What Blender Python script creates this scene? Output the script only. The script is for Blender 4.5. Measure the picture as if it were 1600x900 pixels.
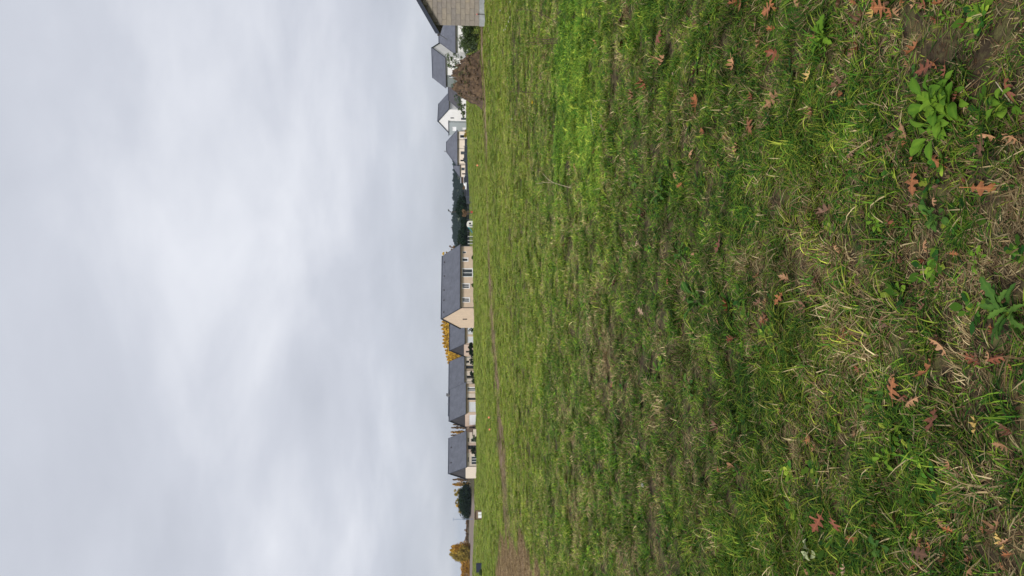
import bpy, math, random
import numpy as np
from mathutils import Vector, Euler

random.seed(7)
rng = np.random.default_rng(11)
for o in list(bpy.data.objects):
    bpy.data.objects.remove(o)
scn = bpy.context.scene
COL = scn.collection

# ------------------------------------------------------------------ camera
LENS = 26.0
FPX = 1600 * LENS / 36.0            # focal length in photograph pixels
CAMZ = 1.6
HORIZ = 727.0                       # photograph column of the horizon
PITCH = math.atan((800 - HORIZ) / FPX)
cp, sp_ = math.cos(PITCH), math.sin(PITCH)
FWD = Vector((0, cp, -sp_))
RIGHT = Vector((0, -sp_, -cp))      # the phone was held on its side: picture right = down
UP = Vector((1, 0, 0))
cam_d = bpy.data.cameras.new('camera')
cam_d.lens = LENS
cam_d.sensor_width = 36.0
cam_d.clip_start = 0.05
cam_d.clip_end = 9000
cam = bpy.data.objects.new('camera', cam_d)
COL.objects.link(cam)
from mathutils import Matrix
m = Matrix((RIGHT, UP, -FWD)).transposed().to_4x4()
m.translation = Vector((0, 0, CAMZ))
cam.matrix_world = m
scn.camera = cam

# ------------------------------------------------------------------ sky and sun
SUN_AZ, SUN_EL = math.radians(-156), math.radians(43)
world = bpy.data.worlds.new('World')
scn.world = world
world.use_nodes = True
wt = world.node_tree
for n in list(wt.nodes):
    wt.nodes.remove(n)


def N(tree, typ, **kw):
    n = tree.nodes.new(typ)
    for k, v in kw.items():
        if k.startswith('i_'):
            n.inputs[k[2:].replace('_', ' ')].default_value = v
        else:
            setattr(n, k, v)
    return n


def math_node(tree, op, a, b=None, clamp=False):
    n = tree.nodes.new('ShaderNodeMath')
    n.operation = op
    n.use_clamp = clamp
    for i, v in enumerate((a, b)):
        if v is None:
            continue
        if hasattr(v, 'is_output'):
            tree.links.new(v, n.inputs[i])
        else:
            n.inputs[i].default_value = v
    return n.outputs[0]


def mix_rgb(tree, fac, a, b, blend='MIX'):
    n = tree.nodes.new('ShaderNodeMix')
    n.data_type = 'RGBA'
    n.blend_type = blend
    for sock, v in ((n.inputs[0], fac), (n.inputs[6], a), (n.inputs[7], b)):
        if hasattr(v, 'is_output'):
            tree.links.new(v, sock)
        else:
            sock.default_value = (tuple(v) + (1,)) if isinstance(v, (tuple, list)) and len(v) == 3 else v
    return n.outputs[2]


def ramp(tree, src, stops):
    n = tree.nodes.new('ShaderNodeValToRGB')
    cr = n.color_ramp
    while len(cr.elements) < len(stops):
        cr.elements.new(0.5)
    for e, (p, c) in zip(cr.elements, stops):
        e.position = p
        e.color = (c, c, c, 1) if not isinstance(c, tuple) else tuple(c) + (1,)
    tree.links.new(src, n.inputs[0])
    return n.outputs[0]


sky = N(wt, 'ShaderNodeTexSky', sky_type='NISHITA', sun_disc=False)
sky.sun_elevation = SUN_EL
sky.sun_rotation = SUN_AZ
sky.air_density = 1.0
sky.dust_density = 2.0
tc = N(wt, 'ShaderNodeTexCoord')
sep = N(wt, 'ShaderNodeSeparateXYZ')
wt.links.new(tc.outputs['Generated'], sep.inputs[0])
zc = math_node(wt, 'ADD', math_node(wt, 'MAXIMUM', sep.outputs[2], 0.0), 0.30)
comb = N(wt, 'ShaderNodeCombineXYZ')
wt.links.new(math_node(wt, 'DIVIDE', sep.outputs[0], zc), comb.inputs[0])
wt.links.new(math_node(wt, 'DIVIDE', sep.outputs[1], zc), comb.inputs[1])
mp = N(wt, 'ShaderNodeMapping')
mp.inputs['Rotation'].default_value = (0, 0, 0.5)
mp.inputs['Scale'].default_value = (1.25, 1.45, 1)
mp.inputs['Location'].default_value = (-3.3, 2.2, 7.7)
wt.links.new(comb.outputs[0], mp.inputs[0])
n1 = N(wt, 'ShaderNodeTexNoise', i_Scale=1.3, i_Detail=6.0, i_Roughness=0.52, i_Distortion=0.2)
n2 = N(wt, 'ShaderNodeTexNoise', i_Scale=0.8, i_Detail=2.0, i_Roughness=0.45)
wt.links.new(mp.outputs[0], n1.inputs[0])
wt.links.new(mp.outputs[0], n2.inputs[0])
cl = math_node(wt, 'ADD', math_node(wt, 'MULTIPLY', n1.outputs[0], 0.6),
               math_node(wt, 'MULTIPLY', n2.outputs[0], 0.4))
SKY_K = 0.37
c_dark = tuple(SKY_K * v for v in (0.505, 0.535, 0.610))
c_mid = tuple(SKY_K * v for v in (0.625, 0.655, 0.735))
c_light = tuple(SKY_K * v for v in (0.860, 0.880, 0.945))
cloud_col = ramp(wt, cl, [(0.32, c_dark), (0.49, c_mid), (0.68, c_light)])
cover = ramp(wt, sep.outputs[2], [(0.0, 0.72), (0.04, 0.86), (0.14, 1.0)])
sky_s = N(wt, 'ShaderNodeVectorMath', operation='SCALE')
wt.links.new(sky.outputs[0], sky_s.inputs[0])
sky_s.inputs['Scale'].default_value = 0.03
tot = mix_rgb(wt, cover, sky_s.outputs[0], cloud_col)
bg = N(wt, 'ShaderNodeBackground')
wt.links.new(tot, bg.inputs[0])
bg.inputs[1].default_value = 1.0
wo = N(wt, 'ShaderNodeOutputWorld')
wt.links.new(bg.outputs[0], wo.inputs[0])

sun_d = bpy.data.lights.new('sun', 'SUN')
sun_d.energy = 1.5
sun_d.angle = math.radians(11)
sun_d.color = (1.0, 0.96, 0.9)
sun = bpy.data.objects.new('sun', sun_d)
COL.objects.link(sun)
s_dir = Vector((math.sin(SUN_AZ) * math.cos(SUN_EL), math.cos(SUN_AZ) * math.cos(SUN_EL), math.sin(SUN_EL)))
sun.rotation_euler = s_dir.to_track_quat('Z', 'Y').to_euler()
sun.location = (0, 0, 60)

scn.view_settings.view_transform = 'Standard'
scn.view_settings.look = 'None'
scn.view_settings.gamma = 1.0
scn.view_settings.exposure = 1.45
scn.view_settings.use_curve_mapping = False
scn.render.engine = 'CYCLES'
scn.cycles.max_bounces = 4
scn.cycles.diffuse_bounces = 2
scn.cycles.glossy_bounces = 2
scn.cycles.transmission_bounces = 3
scn.cycles.transparent_max_bounces = 8
scn.cycles.volume_bounces = 1


# ------------------------------------------------------------------ helpers: photograph -> place
def ray(px, py):
    return FWD + RIGHT * ((px - 800) / FPX) + UP * ((450 - py) / FPX)


def tlat(py):
    return (450 - py) / FPX


TT = np.array([-.60, -.40, -.27, -.17, -.07, 0, .10, .18, .25, .33, .42, .60])
YY = np.array([-50, 12, 45, 100, 150, 200, 320, 700, 4000.])
ZZ = np.array([
    [0] * 12,
    [0] * 12,
    [-.15, -.15, -.15, -.1, 0, 0, .05, .2, .35, .55, .65, .65],
    [-.4, -.4, -.6, -.45, -.15, 0, .05, .5, .75, .9, 1., 1.],
    [-.5, -.5, -1., -.9, -.3, .02, .05, .8, 1.1, 1.3, 1.4, 1.4],
    [-.4, -.4, -1.1, -1., -.4, 0, .2, .95, 1.3, 1.5, 1.6, 1.6],
    [0, 0, -.9, -.8, -.3, .2, .6, 1.1, 1.5, 1.8, 2., 2.],
    [0, 0, 0, 0, 0, 0, 0, 0, 0, 0, 0, 0],
    [-4] * 12], float)


def vnoise(x, y, seed=0):
    xi = np.floor(x).astype(np.int64)
    yi = np.floor(y).astype(np.int64)
    fx = x - xi
    fy = y - yi
    fx = fx * fx * (3 - 2 * fx)
    fy = fy * fy * (3 - 2 * fy)

    def h(a, b):
        n = (a * 374761393 + b * 668265263 + seed * 974711) & 0x7fffffff
        n = ((n ^ (n >> 13)) * 1274126177) & 0x7fffffff
        return ((n ^ (n >> 16)) & 0xffff) / 65535.0
    a = h(xi, yi) * (1 - fx) + h(xi + 1, yi) * fx
    b = h(xi, yi + 1) * (1 - fx) + h(xi + 1, yi + 1) * fx
    return a * (1 - fy) + b * fy


def fbm(x, y, seed=0, octv=4):
    s = 0
    a = .5
    t = 0
    for i in range(octv):
        s = s + a * vnoise(x * 2 ** i + 17.3 * i, y * 2 ** i - 9.1 * i, seed + i)
        t += a
        a *= .5
    return s / t


def smooth(x):
    x = np.clip(x, 0, 1)
    return x * x * (3 - 2 * x)


def terrain(X, Y):
    X = np.asarray(X, float)
    Y = np.asarray(Y, float)
    t = np.clip(X / np.maximum(Y, 8.0), -.599, .599)
    i = np.clip(np.searchsorted(TT, t) - 1, 0, len(TT) - 2)
    yc = np.clip(Y, -49, 3999)
    j = np.clip(np.searchsorted(YY, yc) - 1, 0, len(YY) - 2)
    ft = (t - TT[i]) / (TT[i + 1] - TT[i])
    fy = (yc - YY[j]) / (YY[j + 1] - YY[j])
    ft = ft * ft * (3 - 2 * ft)
    z = (ZZ[j, i] * (1 - ft) + ZZ[j, i + 1] * ft) * (1 - fy) + (ZZ[j + 1, i] * (1 - ft) + ZZ[j + 1, i + 1] * ft) * fy
    near = smooth((180 - Y) / 60)
    z = z + near * (0.05 * (fbm(X / 1.3, Y / 1.3, 3, 3) - .5) + 0.10 * (vnoise(X / 6., Y / 6., 9) - .5)
                    + 0.055 * (fbm(X / .42, Y / .42, 13, 2) - .5) * smooth((40 - Y) / 20))
    return z


def tz(x, y):
    return float(terrain(x, y))


def ground_pt(px, py):
    d = ray(px, py)
    lo, hi = 0.5, 700.0
    s = 0.8
    prev = s
    while s < 700:
        p = Vector((0, 0, CAMZ)) + d * s
        if p.z < tz(p.x, p.y):
            break
        prev = s
        s *= 1.03
    lo, hi = prev, s
    for _ in range(30):
        mid = (lo + hi) / 2
        p = Vector((0, 0, CAMZ)) + d * mid
        if p.z < tz(p.x, p.y):
            hi = mid
        else:
            lo = mid
    p = Vector((0, 0, CAMZ)) + d * hi
    return p


def at(px, py, D):
    d = ray(px, py)
    return Vector((0, 0, CAMZ)) + d * (D / d.y)


def ppm(p):
    v = Vector(p) - Vector((0, 0, CAMZ))
    return FPX / v.dot(FWD)


# ------------------------------------------------------------------ helpers: objects
def tag(o, label=None, cat=None, group=None, kind=None):
    if label:
        o['label'] = label
    if cat:
        o['category'] = cat
    if group:
        o['group'] = group
    if kind:
        o['kind'] = kind
    return o


def empty(name, loc, rz=0.0):
    o = bpy.data.objects.new(name, None)
    o.empty_display_size = 0.3
    o.location = loc
    o.rotation_euler = (0, 0, rz)
    COL.objects.link(o)
    return o


def link(name, mesh, parent=None):
    o = bpy.data.objects.new(name, mesh)
    COL.objects.link(o)
    if parent:
        o.parent = parent
    return o


class MB:
    def __init__(self):
        self.v = []
        self.f = []

    def quad(self, *pts):
        b = len(self.v)
        self.v += [tuple(p) for p in pts]
        self.f.append(tuple(range(b, b + len(pts))))
        return self

    def hexa(self, p):
        b = len(self.v)
        self.v += [tuple(q) for q in p]
        for f in ((3, 2, 1, 0), (4, 5, 6, 7), (0, 1, 5, 4), (1, 2, 6, 5), (2, 3, 7, 6), (3, 0, 4, 7)):
            self.f.append(tuple(b + i for i in f))
        return self

    def box(self, x0, y0, z0, x1, y1, z1):
        return self.hexa([(x0, y0, z0), (x1, y0, z0), (x1, y1, z0), (x0, y1, z0),
                          (x0, y0, z1), (x1, y0, z1), (x1, y1, z1), (x0, y1, z1)])

    def obox(self, o, d, n, s0, s1, t0, t1, z0, z1):
        """box in a frame: o origin, d along, n outward (2-D)"""
        def P(s, t, z):
            return (o[0] + d[0] * s + n[0] * t, o[1] + d[1] * s + n[1] * t, z)
        return self.hexa([P(s0, t0, z0), P(s1, t0, z0), P(s1, t1, z0), P(s0, t1, z0),
                          P(s0, t0, z1), P(s1, t0, z1), P(s1, t1, z1), P(s0, t1, z1)])

    def slab(self, a, b, c, d, th):
        """quad a,b,c,d (counter-clockwise from above) thickened downwards along its normal"""
        a, b, c, d = map(Vector, (a, b, c, d))
        n = (b - a).cross(d - a).normalized()
        return self.hexa([a - n * th, b - n * th, c - n * th, d - n * th, a, b, c, d])

    def tube(self, pts, radii, seg=6):
        pts = [Vector(p) for p in pts]
        if not hasattr(radii, '__len__'):
            radii = [radii] * len(pts)
        rings = []
        ref = Vector((0.31, 0.2, 0.93)).normalized()
        for i, p in enumerate(pts):
            t = (pts[min(i + 1, len(pts) - 1)] - pts[max(i - 1, 0)]).normalized()
            a = t.cross(ref)
            if a.length < .05:
                a = t.cross(Vector((1, 0, 0)))
            a.normalize()
            bb = t.cross(a)
            base = len(self.v)
            for k in range(seg):
                an = 2 * math.pi * k / seg
                self.v.append(tuple(p + (a * math.cos(an) + bb * math.sin(an)) * radii[i]))
            rings.append(base)
        for r0, r1 in zip(rings, rings[1:]):
            for k in range(seg):
                k2 = (k + 1) % seg
                self.f.append((r0 + k, r0 + k2, r1 + k2, r1 + k))
        self.f.append(tuple(rings[0] + k for k in range(seg))[::-1])
        self.f.append(tuple(rings[-1] + k for k in range(seg)))
        return self

    def mesh(self, name, mat, smooth=False):
        me = bpy.data.meshes.new(name)
        me.from_pydata(self.v, [], self.f)
        me.materials.append(mat)
        if smooth:
            me.polygons.foreach_set('use_smooth', [True] * len(me.polygons))
        me.update()
        return me

    def build(self, name, mat, parent=None, smooth=False):
        return link(name, self.mesh(name, mat, smooth), parent)


def np_mesh(name, verts, faces, mat, attrs=None, smooth=False):
    me = bpy.data.meshes.new(name)
    nv, nf, k = len(verts), len(faces), faces.shape[1]
    me.vertices.add(nv)
    me.vertices.foreach_set('co', np.asarray(verts, np.float32).ravel())
    me.loops.add(nf * k)
    me.loops.foreach_set('vertex_index', np.asarray(faces, np.int32).ravel())
    me.polygons.add(nf)
    me.polygons.foreach_set('loop_start', np.arange(0, nf * k, k, dtype=np.int32))
    if smooth:
        me.polygons.foreach_set('use_smooth', np.ones(nf, bool))
    me.update(calc_edges=True)
    for an, av in (attrs or {}).items():
        at_ = me.attributes.new(an, 'FLOAT', 'POINT')
        at_.data.foreach_set('value', np.asarray(av, np.float32))
    me.materials.append(mat)
    return me


# ------------------------------------------------------------------ materials
def new_mat(name):
    mt = bpy.data.materials.new(name)
    mt.use_nodes = True
    t = mt.node_tree
    b = t.nodes['Principled BSDF']
    return mt, t, b


def pmat(name, col, rough=.7, var=.12, scale=3.0, bump=0.0, bscale=30., spec=.3, stretch=None, rand=0.0, metal=0.0):
    mt, t, b = new_mat(name)
    tcn = N(t, 'ShaderNodeTexCoord')
    src = tcn.outputs['Object']
    if stretch:
        mpn = N(t, 'ShaderNodeMapping')
        mpn.inputs['Scale'].default_value = stretch
        t.links.new(src, mpn.inputs[0])
        src = mpn.outputs[0]
    nz = N(t, 'ShaderNodeTexNoise', i_Scale=scale, i_Detail=5.0, i_Roughness=.6)
    t.links.new(src, nz.inputs[0])
    f = ramp(t, nz.outputs[0], [(0.3, 0.0), (0.7, 1.0)])
    lo = tuple(c * (1 - var) for c in col)
    hi = tuple(min(1, c * (1 + var)) for c in col)
    c = mix_rgb(t, f, lo, hi)
    if rand:
        oi = N(t, 'ShaderNodeObjectInfo')
        r = ramp(t, oi.outputs['Random'], [(0.0, 1 - rand), (1.0, 1 + rand)])
        c = mix_rgb(t, 1.0, c, r, 'MULTIPLY')
    t.links.new(c, b.inputs['Base Color'])
    b.inputs['Roughness'].default_value = rough
    b.inputs['Specular IOR Level'].default_value = spec
    b.inputs['Metallic'].default_value = metal
    if bump:
        nb = N(t, 'ShaderNodeTexNoise', i_Scale=bscale, i_Detail=4.0)
        t.links.new(src, nb.inputs[0])
        bp = N(t, 'ShaderNodeBump')
        bp.inputs['Strength'].default_value = bump
        bp.inputs['Distance'].default_value = 0.02
        t.links.new(nb.outputs[0], bp.inputs['Height'])
        t.links.new(bp.outputs[0], b.inputs['Normal'])
    return mt


def slate_mat(name, col):
    """slate roof: courses along local height with per-slate tint"""
    mt, t, b = new_mat(name)
    tcn = N(t, 'ShaderNodeTexCoord')
    sp = N(t, 'ShaderNodeSeparateXYZ')
    t.links.new(tcn.outputs['Object'], sp.inputs[0])
    cb = N(t, 'ShaderNodeCombineXYZ')
    t.links.new(math_node(t, 'ADD', sp.outputs[0], sp.outputs[1]), cb.inputs[0])
    t.links.new(sp.outputs[2], cb.inputs[1])
    br = N(t, 'ShaderNodeTexBrick', i_Scale=1.0)
    br.inputs['Brick Width'].default_value = 0.30
    br.inputs['Row Height'].default_value = 0.16
    br.inputs['Mortar Size'].default_value = 0.008
    br.inputs['Color1'].default_value = tuple(c * .88 for c in col) + (1,)
    br.inputs['Color2'].default_value = tuple(c * 1.12 for c in col) + (1,)
    br.inputs['Mortar'].default_value = tuple(c * .6 for c in col) + (1,)
    t.links.new(cb.outputs[0], br.inputs[0])
    nz = N(t, 'ShaderNodeTexNoise', i_Scale=.8, i_Detail=5.0)
    t.links.new(tcn.outputs['Object'], nz.inputs[0])
    r = ramp(t, nz.outputs[0], [(0.3, .85), (0.7, 1.15)])
    t.links.new(mix_rgb(t, 1.0, br.outputs[0], r, 'MULTIPLY'), b.inputs['Base Color'])
    b.inputs['Roughness'].default_value = .62
    b.inputs['Specular IOR Level'].default_value = .35
    return mt


def leaf_mat(name, ca, cb, trans=.3, rough=.65, attr='v'):
    mt, t, b = new_mat(name)
    a = N(t, 'ShaderNodeAttribute', attribute_name=attr)
    c = mix_rgb(t, a.outputs['Fac'], ca, cb)
    t.links.new(c, b.inputs['Base Color'])
    b.inputs['Roughness'].default_value = rough
    b.inputs['Specular IOR Level'].default_value = .06
    tr = N(t, 'ShaderNodeBsdfTranslucent')
    t.links.new(c, tr.inputs[0])
    mx = N(t, 'ShaderNodeMixShader')
    mx.inputs[0].default_value = trans
    t.links.new(b.outputs[0], mx.inputs[1])
    t.links.new(tr.outputs[0], mx.inputs[2])
    t.links.new(mx.outputs[0], t.nodes['Material Output'].inputs[0])
    return mt


M = {}
M['slate'] = slate_mat('slate', (.085, .092, .116))
M['slate_dark'] = slate_mat('slate_cladding', (.050, .047, .055))
M['slate_edge'] = pmat('slate_edge', (.022, .028, .045), .6)
M['tan'] = pmat('tan_render', (.585, .455, .345), .9, .07, 1.5, .15, 60)
M['tan_dark'] = pmat('ochre_render', (.40, .315, .225), .9, .07, 1.5)
M['cream'] = pmat('cream_render', (.66, .57, .485), .9, .06, 1.5, .1, 60)
M['pink'] = pmat('pinkish_render', (.52, .40, .33), .9, .06, 1.5)
M['white_wall'] = pmat('white_render', (.66, .65, .65), .9, .05, 1.2)
M['grey_clad'] = pmat('grey_cladding', (.30, .335, .345), .7, .06, 2.0, stretch=(1, 1, 8))
M['grey_wall'] = pmat('grey_render', (.17, .19, .19), .85, .08, 1.5)
M['white_pvc'] = pmat('white_pvc', (.72, .73, .75), .4, .03, 2.0, spec=.5)
M['garage'] = pmat('garage_white', (.70, .71, .75), .45, .04, 1.0, spec=.5)
M['dark_frame'] = pmat('dark_frame', (.03, .03, .035), .4)
M['dark_door'] = pmat('dark_door', (.025, .028, .035), .4)
M['gutter'] = pmat('zinc', (.18, .18, .19), .45, .08, metal=.3)
M['gutter_d'] = pmat('dark_gutter', (.045, .04, .04), .5)
M['plinth'] = pmat('concrete_plinth', (.25, .26, .265), .9, .2, 4, .2, 40)
M['metal_dark'] = pmat('dark_metal', (.05, .06, .08), .45, .1)
M['lamp_blue'] = pmat('painted_lamp_metal', (.13, .18, .27), .45, .08)
M['wood'] = pmat('brown_wood', (.085, .05, .035), .8, .2, 8)
M['brownpier'] = pmat('brown_pier', (.20, .15, .10), .9, .2, 6)
M['tarp'] = pmat('dark_blue_panel', (.022, .028, .05), .5, .15, 5)
M['fence_d'] = pmat('dark_fence', (.020, .024, .038), .7, .2, 4)
M['orange'] = pmat('orange_paint', (.80, .25, .13), .6, .1, 8)
M['stake'] = pmat('stake_wood', (.35, .26, .16), .85, .15, 8)
M['toy_white'] = pmat('white_plastic', (.55, .545, .51), .45, .05)
M['toy_blue'] = pmat('teal_plastic', (.03, .22, .27), .4, .05)
M['toy_red'] = pmat('red_plastic', (.40, .07, .05), .4, .05)
M['bark'] = pmat('bark', (.10, .08, .06), .95, .3, 6)
M['twig'] = pmat('pale_dead_twig', (.42, .36, .25), .9, .2, 30)
M['twig_d'] = pmat('dark_twig', (.09, .06, .045), .9, .2, 30)
M['carwhite'] = pmat('car_white', (.68, .69, .70), .3, .02, spec=.5)
M['cardark'] = pmat('car_dark', (.03, .035, .05), .3, .05, spec=.5)
M['tyre'] = pmat('tyre', (.02, .02, .02), .9)
M['stone'] = pmat('pale_stone', (.22, .22, .21), .85, .15, 20, .3)


def glass_mat(name, col):
    mt, t, b = new_mat(name)
    nz = N(t, 'ShaderNodeTexNoise', i_Scale=.7)
    tcn = N(t, 'ShaderNodeTexCoord')
    t.links.new(tcn.outputs['Object'], nz.inputs[0])
    t.links.new(mix_rgb(t, nz.outputs[0], tuple(c * .6 for c in col), tuple(c * 1.4 for c in col)), b.inputs['Base Color'])
    b.inputs['Roughness'].default_value = .08
    b.inputs['Specular IOR Level'].default_value = .6
    return mt


M['glass'] = glass_mat('window_glass', (.05, .06, .07))
M['glass_d'] = glass_mat('window_glass_dark', (.012, .014, .018))

# block wall: each block takes its own tint
mt, t, b = new_mat('weathered_block')
oi = N(t, 'ShaderNodeObjectInfo')
tcn = N(t, 'ShaderNodeTexCoord')
nz = N(t, 'ShaderNodeTexNoise', i_Scale=5.0, i_Detail=6.0, i_Roughness=.65)
t.links.new(tcn.outputs['Object'], nz.inputs[0])
c = ramp(t, oi.outputs['Random'], [(0., (.185, .165, .15)), (.35, (.235, .205, .165)), (.65, (.205, .18, .16)), (1., (.27, .228, .17))])
r = ramp(t, nz.outputs[0], [(.25, .8), (.75, 1.18)])
t.links.new(mix_rgb(t, 1.0, c, r, 'MULTIPLY'), b.inputs['Base Color'])
b.inputs['Roughness'].default_value = .95
M['block'] = mt
M['mortar'] = pmat('mortar', (.19, .165, .14), .95, .15, 10)

# ------------------------------------------------------------------ ground
TRACK_PX = [(756, 168), (757, 200), (760, 240), (761, 290), (762, 330), (763, 380), (766, 440), (770, 500), (774, 560),
            (777, 600), (780, 650), (785, 720), (791, 780), (797, 830), (802, 870), (806, 915)]
TRACK = np.array([ground_pt(*p)[:2] for p in TRACK_PX])
TRACK_W = np.interp(np.arange(len(TRACK)), [0, 5, 9, 13, 15], [1.8, 1.6, 1.3, 1.2, 1.4])
EARTH = ground_pt(798, 925)
_f, _n = ground_pt(775, 925).y, ground_pt(848, 925).y
EARTH.y = (_f + _n) / 2
EARTH_RX, EARTH_RY = abs(tlat(835) - tlat(925)) * EARTH.y, abs(_f - _n) / 2


def seg_dist(X, Y, P, W):
    best = np.full(np.shape(X), 1e9)
    for i in range(len(P) - 1):
        a, b2 = P[i], P[i + 1]
        d = b2 - a
        tt = np.clip(((X - a[0]) * d[0] + (Y - a[1]) * d[1]) / (d @ d), 0, 1)
        dd = np.hypot(X - a[0] - tt * d[0], Y - a[1] - tt * d[1]) / (W[i] * (1 - tt) + W[i + 1] * tt)
        best = np.minimum(best, dd)
    return best


def dirt_mask(X, Y):
    X = np.asarray(X, float)
    Y = np.asarray(Y, float)
    w = fbm(X / .9, Y / 1.6, 41, 4)
    tr = smooth((1.5 - seg_dist(X, Y, TRACK, TRACK_W * 1.5) + (w - .5) * 2.8) * .7) * .54 * np.clip(.25 + 1.5 * fbm(X / 6., Y / 9., 47, 2), .3, 1.1)
    u = (X / np.maximum(Y, 5) - tlat(925)) / (tlat(835) - tlat(925))
    v = (Y - EARTH.y) / EARTH_RY
    e = smooth((1.15 - np.hypot(u, v) + (w - .5) * .9) * 2.2)
    # dry strip in front of the soil heap
    g = ground_pt(756, 115)
    st = smooth(1.3 - np.abs((Y - g.y) / 2.3 + (w - .5)) - np.maximum(0, np.abs(X - g.x) - 4.5) / 2) * .75
    return np.clip(np.maximum(np.maximum(tr, e), st), 0, 1)


def plough_mask(X, Y):
    t_ = X / np.maximum(Y, 8)
    return smooth((-.275 - t_) / .02) * smooth((Y - 196) / 10) * smooth((420 - Y) / 60)


def strip_mask(X, Y):
    t_ = X / np.maximum(Y, 8)
    return smooth((-.275 - t_) / .02) * smooth((Y - 148) / 8) * smooth((205 - Y) / 8)


ys = np.concatenate([np.linspace(-14, 1.5, 24), np.geomspace(1.7, 60, 190), np.geomspace(61, 420, 120), np.geomspace(440, 5000, 24)])
k = np.linspace(-1, 1, 221)
ks = np.sign(k) * (np.abs(k) * .55 + .45 * np.abs(k) ** 3)
gx = np.empty((len(ys), len(k)))
gy = np.empty_like(gx)
for j, y in enumerate(ys):
    half = 14 + max(y, 0) * .62
    gx[j] = ks * half
    gy[j] = y
gz = terrain(gx, gy)
nr, nc = gx.shape
idx = np.arange(nr * nc).reshape(nr, nc)
faces = np.stack([idx[:-1, :-1], idx[:-1, 1:], idx[1:, 1:], idx[1:, :-1]], -1).reshape(-1, 4)

mt, t, b = new_mat('field_ground')
a_d = N(t, 'ShaderNodeAttribute', attribute_name='dirt')
a_p = N(t, 'ShaderNodeAttribute', attribute_name='plough')
a_s = N(t, 'ShaderNodeAttribute', attribute_name='strip')
tcn = N(t, 'ShaderNodeTexCoord')
nA = N(t, 'ShaderNodeTexNoise', i_Scale=14.0, i_Detail=6.0, i_Roughness=.65)
nB = N(t, 'ShaderNodeTexNoise', i_Scale=.9, i_Detail=5.0, i_Roughness=.6)
nC = N(t, 'ShaderNodeTexNoise', i_Scale=9.0, i_Detail=7.0, i_Roughness=.75)
for q in (nA, nB, nC):
    t.links.new(tcn.outputs['Object'], q.inputs[0])
soil = mix_rgb(t, ramp(t, nA.outputs[0], [(.35, 0.), (.65, 1.)]), (.022, .016, .010), (.075, .055, .034))
turf = mix_rgb(t, ramp(t, nB.outputs[0], [(.35, 0.), (.65, 1.)]), (.085, .115, .022), (.15, .17, .04))
base = mix_rgb(t, ramp(t, nA.outputs[0], [(.46, 0.), (.70, .5)]), soil, turf)
bare = mix_rgb(t, ramp(t, nC.outputs[0], [(.3, 0.), (.7, 1.)]), (.15, .105, .075), (.36, .26, .185))
dm = math_node(t, 'ADD', a_d.outputs['Fac'], math_node(t, 'MULTIPLY', math_node(t, 'SUBTRACT', nA.outputs[0], .5), 1.1))
base = mix_rgb(t, ramp(t, dm, [(.38, 0.), (.62, 1.)]), base, bare)
pl = mix_rgb(t, nB.outputs[0], (.13, .105, .09), (.21, .17, .145))
base = mix_rgb(t, a_p.outputs['Fac'], base, pl)
stp = mix_rgb(t, nB.outputs[0], (.24, .195, .11), (.36, .30, .18))
base = mix_rgb(t, a_s.outputs['Fac'], base, stp)
t.links.new(base, b.inputs['Base Color'])
b.inputs['Roughness'].default_value = .95
b.inputs['Specular IOR Level'].default_value = .1
bp = N(t, 'ShaderNodeBump')
bp.inputs['Strength'].default_value = .7
bp.inputs['Distance'].default_value = .03
t.links.new(nA.outputs[0], bp.inputs['Height'])
t.links.new(bp.outputs[0], b.inputs['Normal'])
M['ground'] = mt
gm = np_mesh('field', np.stack([gx, gy, gz], -1).reshape(-1, 3), faces, mt,
             dict(dirt=dirt_mask(gx, gy).ravel(), plough=plough_mask(gx, gy).ravel(), strip=strip_mask(gx, gy).ravel()), True)
tag(link('field', gm), 'rough grass field with a worn earth track crossing it', 'field', kind='structure')

# ------------------------------------------------------------------ grass
mt, t, b = new_mat('grass_blades')
a_br = N(t, 'ShaderNodeAttribute', attribute_name='br')
a_tv = N(t, 'ShaderNodeAttribute', attribute_name='tv')
a_dry = N(t, 'ShaderNodeAttribute', attribute_name='dry', attribute_type='INSTANCER')
a_hue = N(t, 'ShaderNodeAttribute', attribute_name='hue', attribute_type='INSTANCER')
a_lum = N(t, 'ShaderNodeAttribute', attribute_name='lum', attribute_type='INSTANCER')
h = math_node(t, 'ADD', a_hue.outputs['Fac'], math_node(t, 'MULTIPLY', math_node(t, 'SUBTRACT', a_tv.outputs['Fac'], .5), .3))
br2 = math_node(t, 'FRACT', math_node(t, 'MULTIPLY', a_br.outputs['Fac'], 7.31))
h = math_node(t, 'ADD', h, math_node(t, 'MULTIPLY', math_node(t, 'SUBTRACT', br2, .5), 1.05), True)
green = ramp(t, h, [(0.0, (.016, .060, .010)), (.35, (.056, .150, .015)), (.7, (.140, .240, .022)), (1.0, (.270, .300, .042))])
straw = ramp(t, br2, [(0.0, (.11, .062, .034)), (.5, (.235, .170, .082)), (1.0, (.40, .33, .185))])
isdry = math_node(t, 'LESS_THAN', a_br.outputs['Fac'], a_dry.outputs['Fac'])
c = mix_rgb(t, isdry, green, straw)
c = mix_rgb(t, 1.0, c, a_lum.outputs['Color'], 'MULTIPLY')
br3 = math_node(t, 'FRACT', math_node(t, 'MULTIPLY', a_br.outputs['Fac'], 23.7))
c = mix_rgb(t, 1.0, c, ramp(t, br3, [(0., .58), (.6, .95), (1., 1.65)]), 'MULTIPLY')
t.links.new(c, b.inputs['Base Color'])
b.inputs['Roughness'].default_value = .7
b.inputs['Specular IOR Level'].default_value = .08
tr = N(t, 'ShaderNodeBsdfTranslucent')
t.links.new(c, tr.inputs[0])
mx = N(t, 'ShaderNodeMixShader')
mx.inputs[0].default_value = .22
t.links.new(b.outputs[0], mx.inputs[1])
t.links.new(tr.outputs[0], mx.inputs[2])
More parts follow.
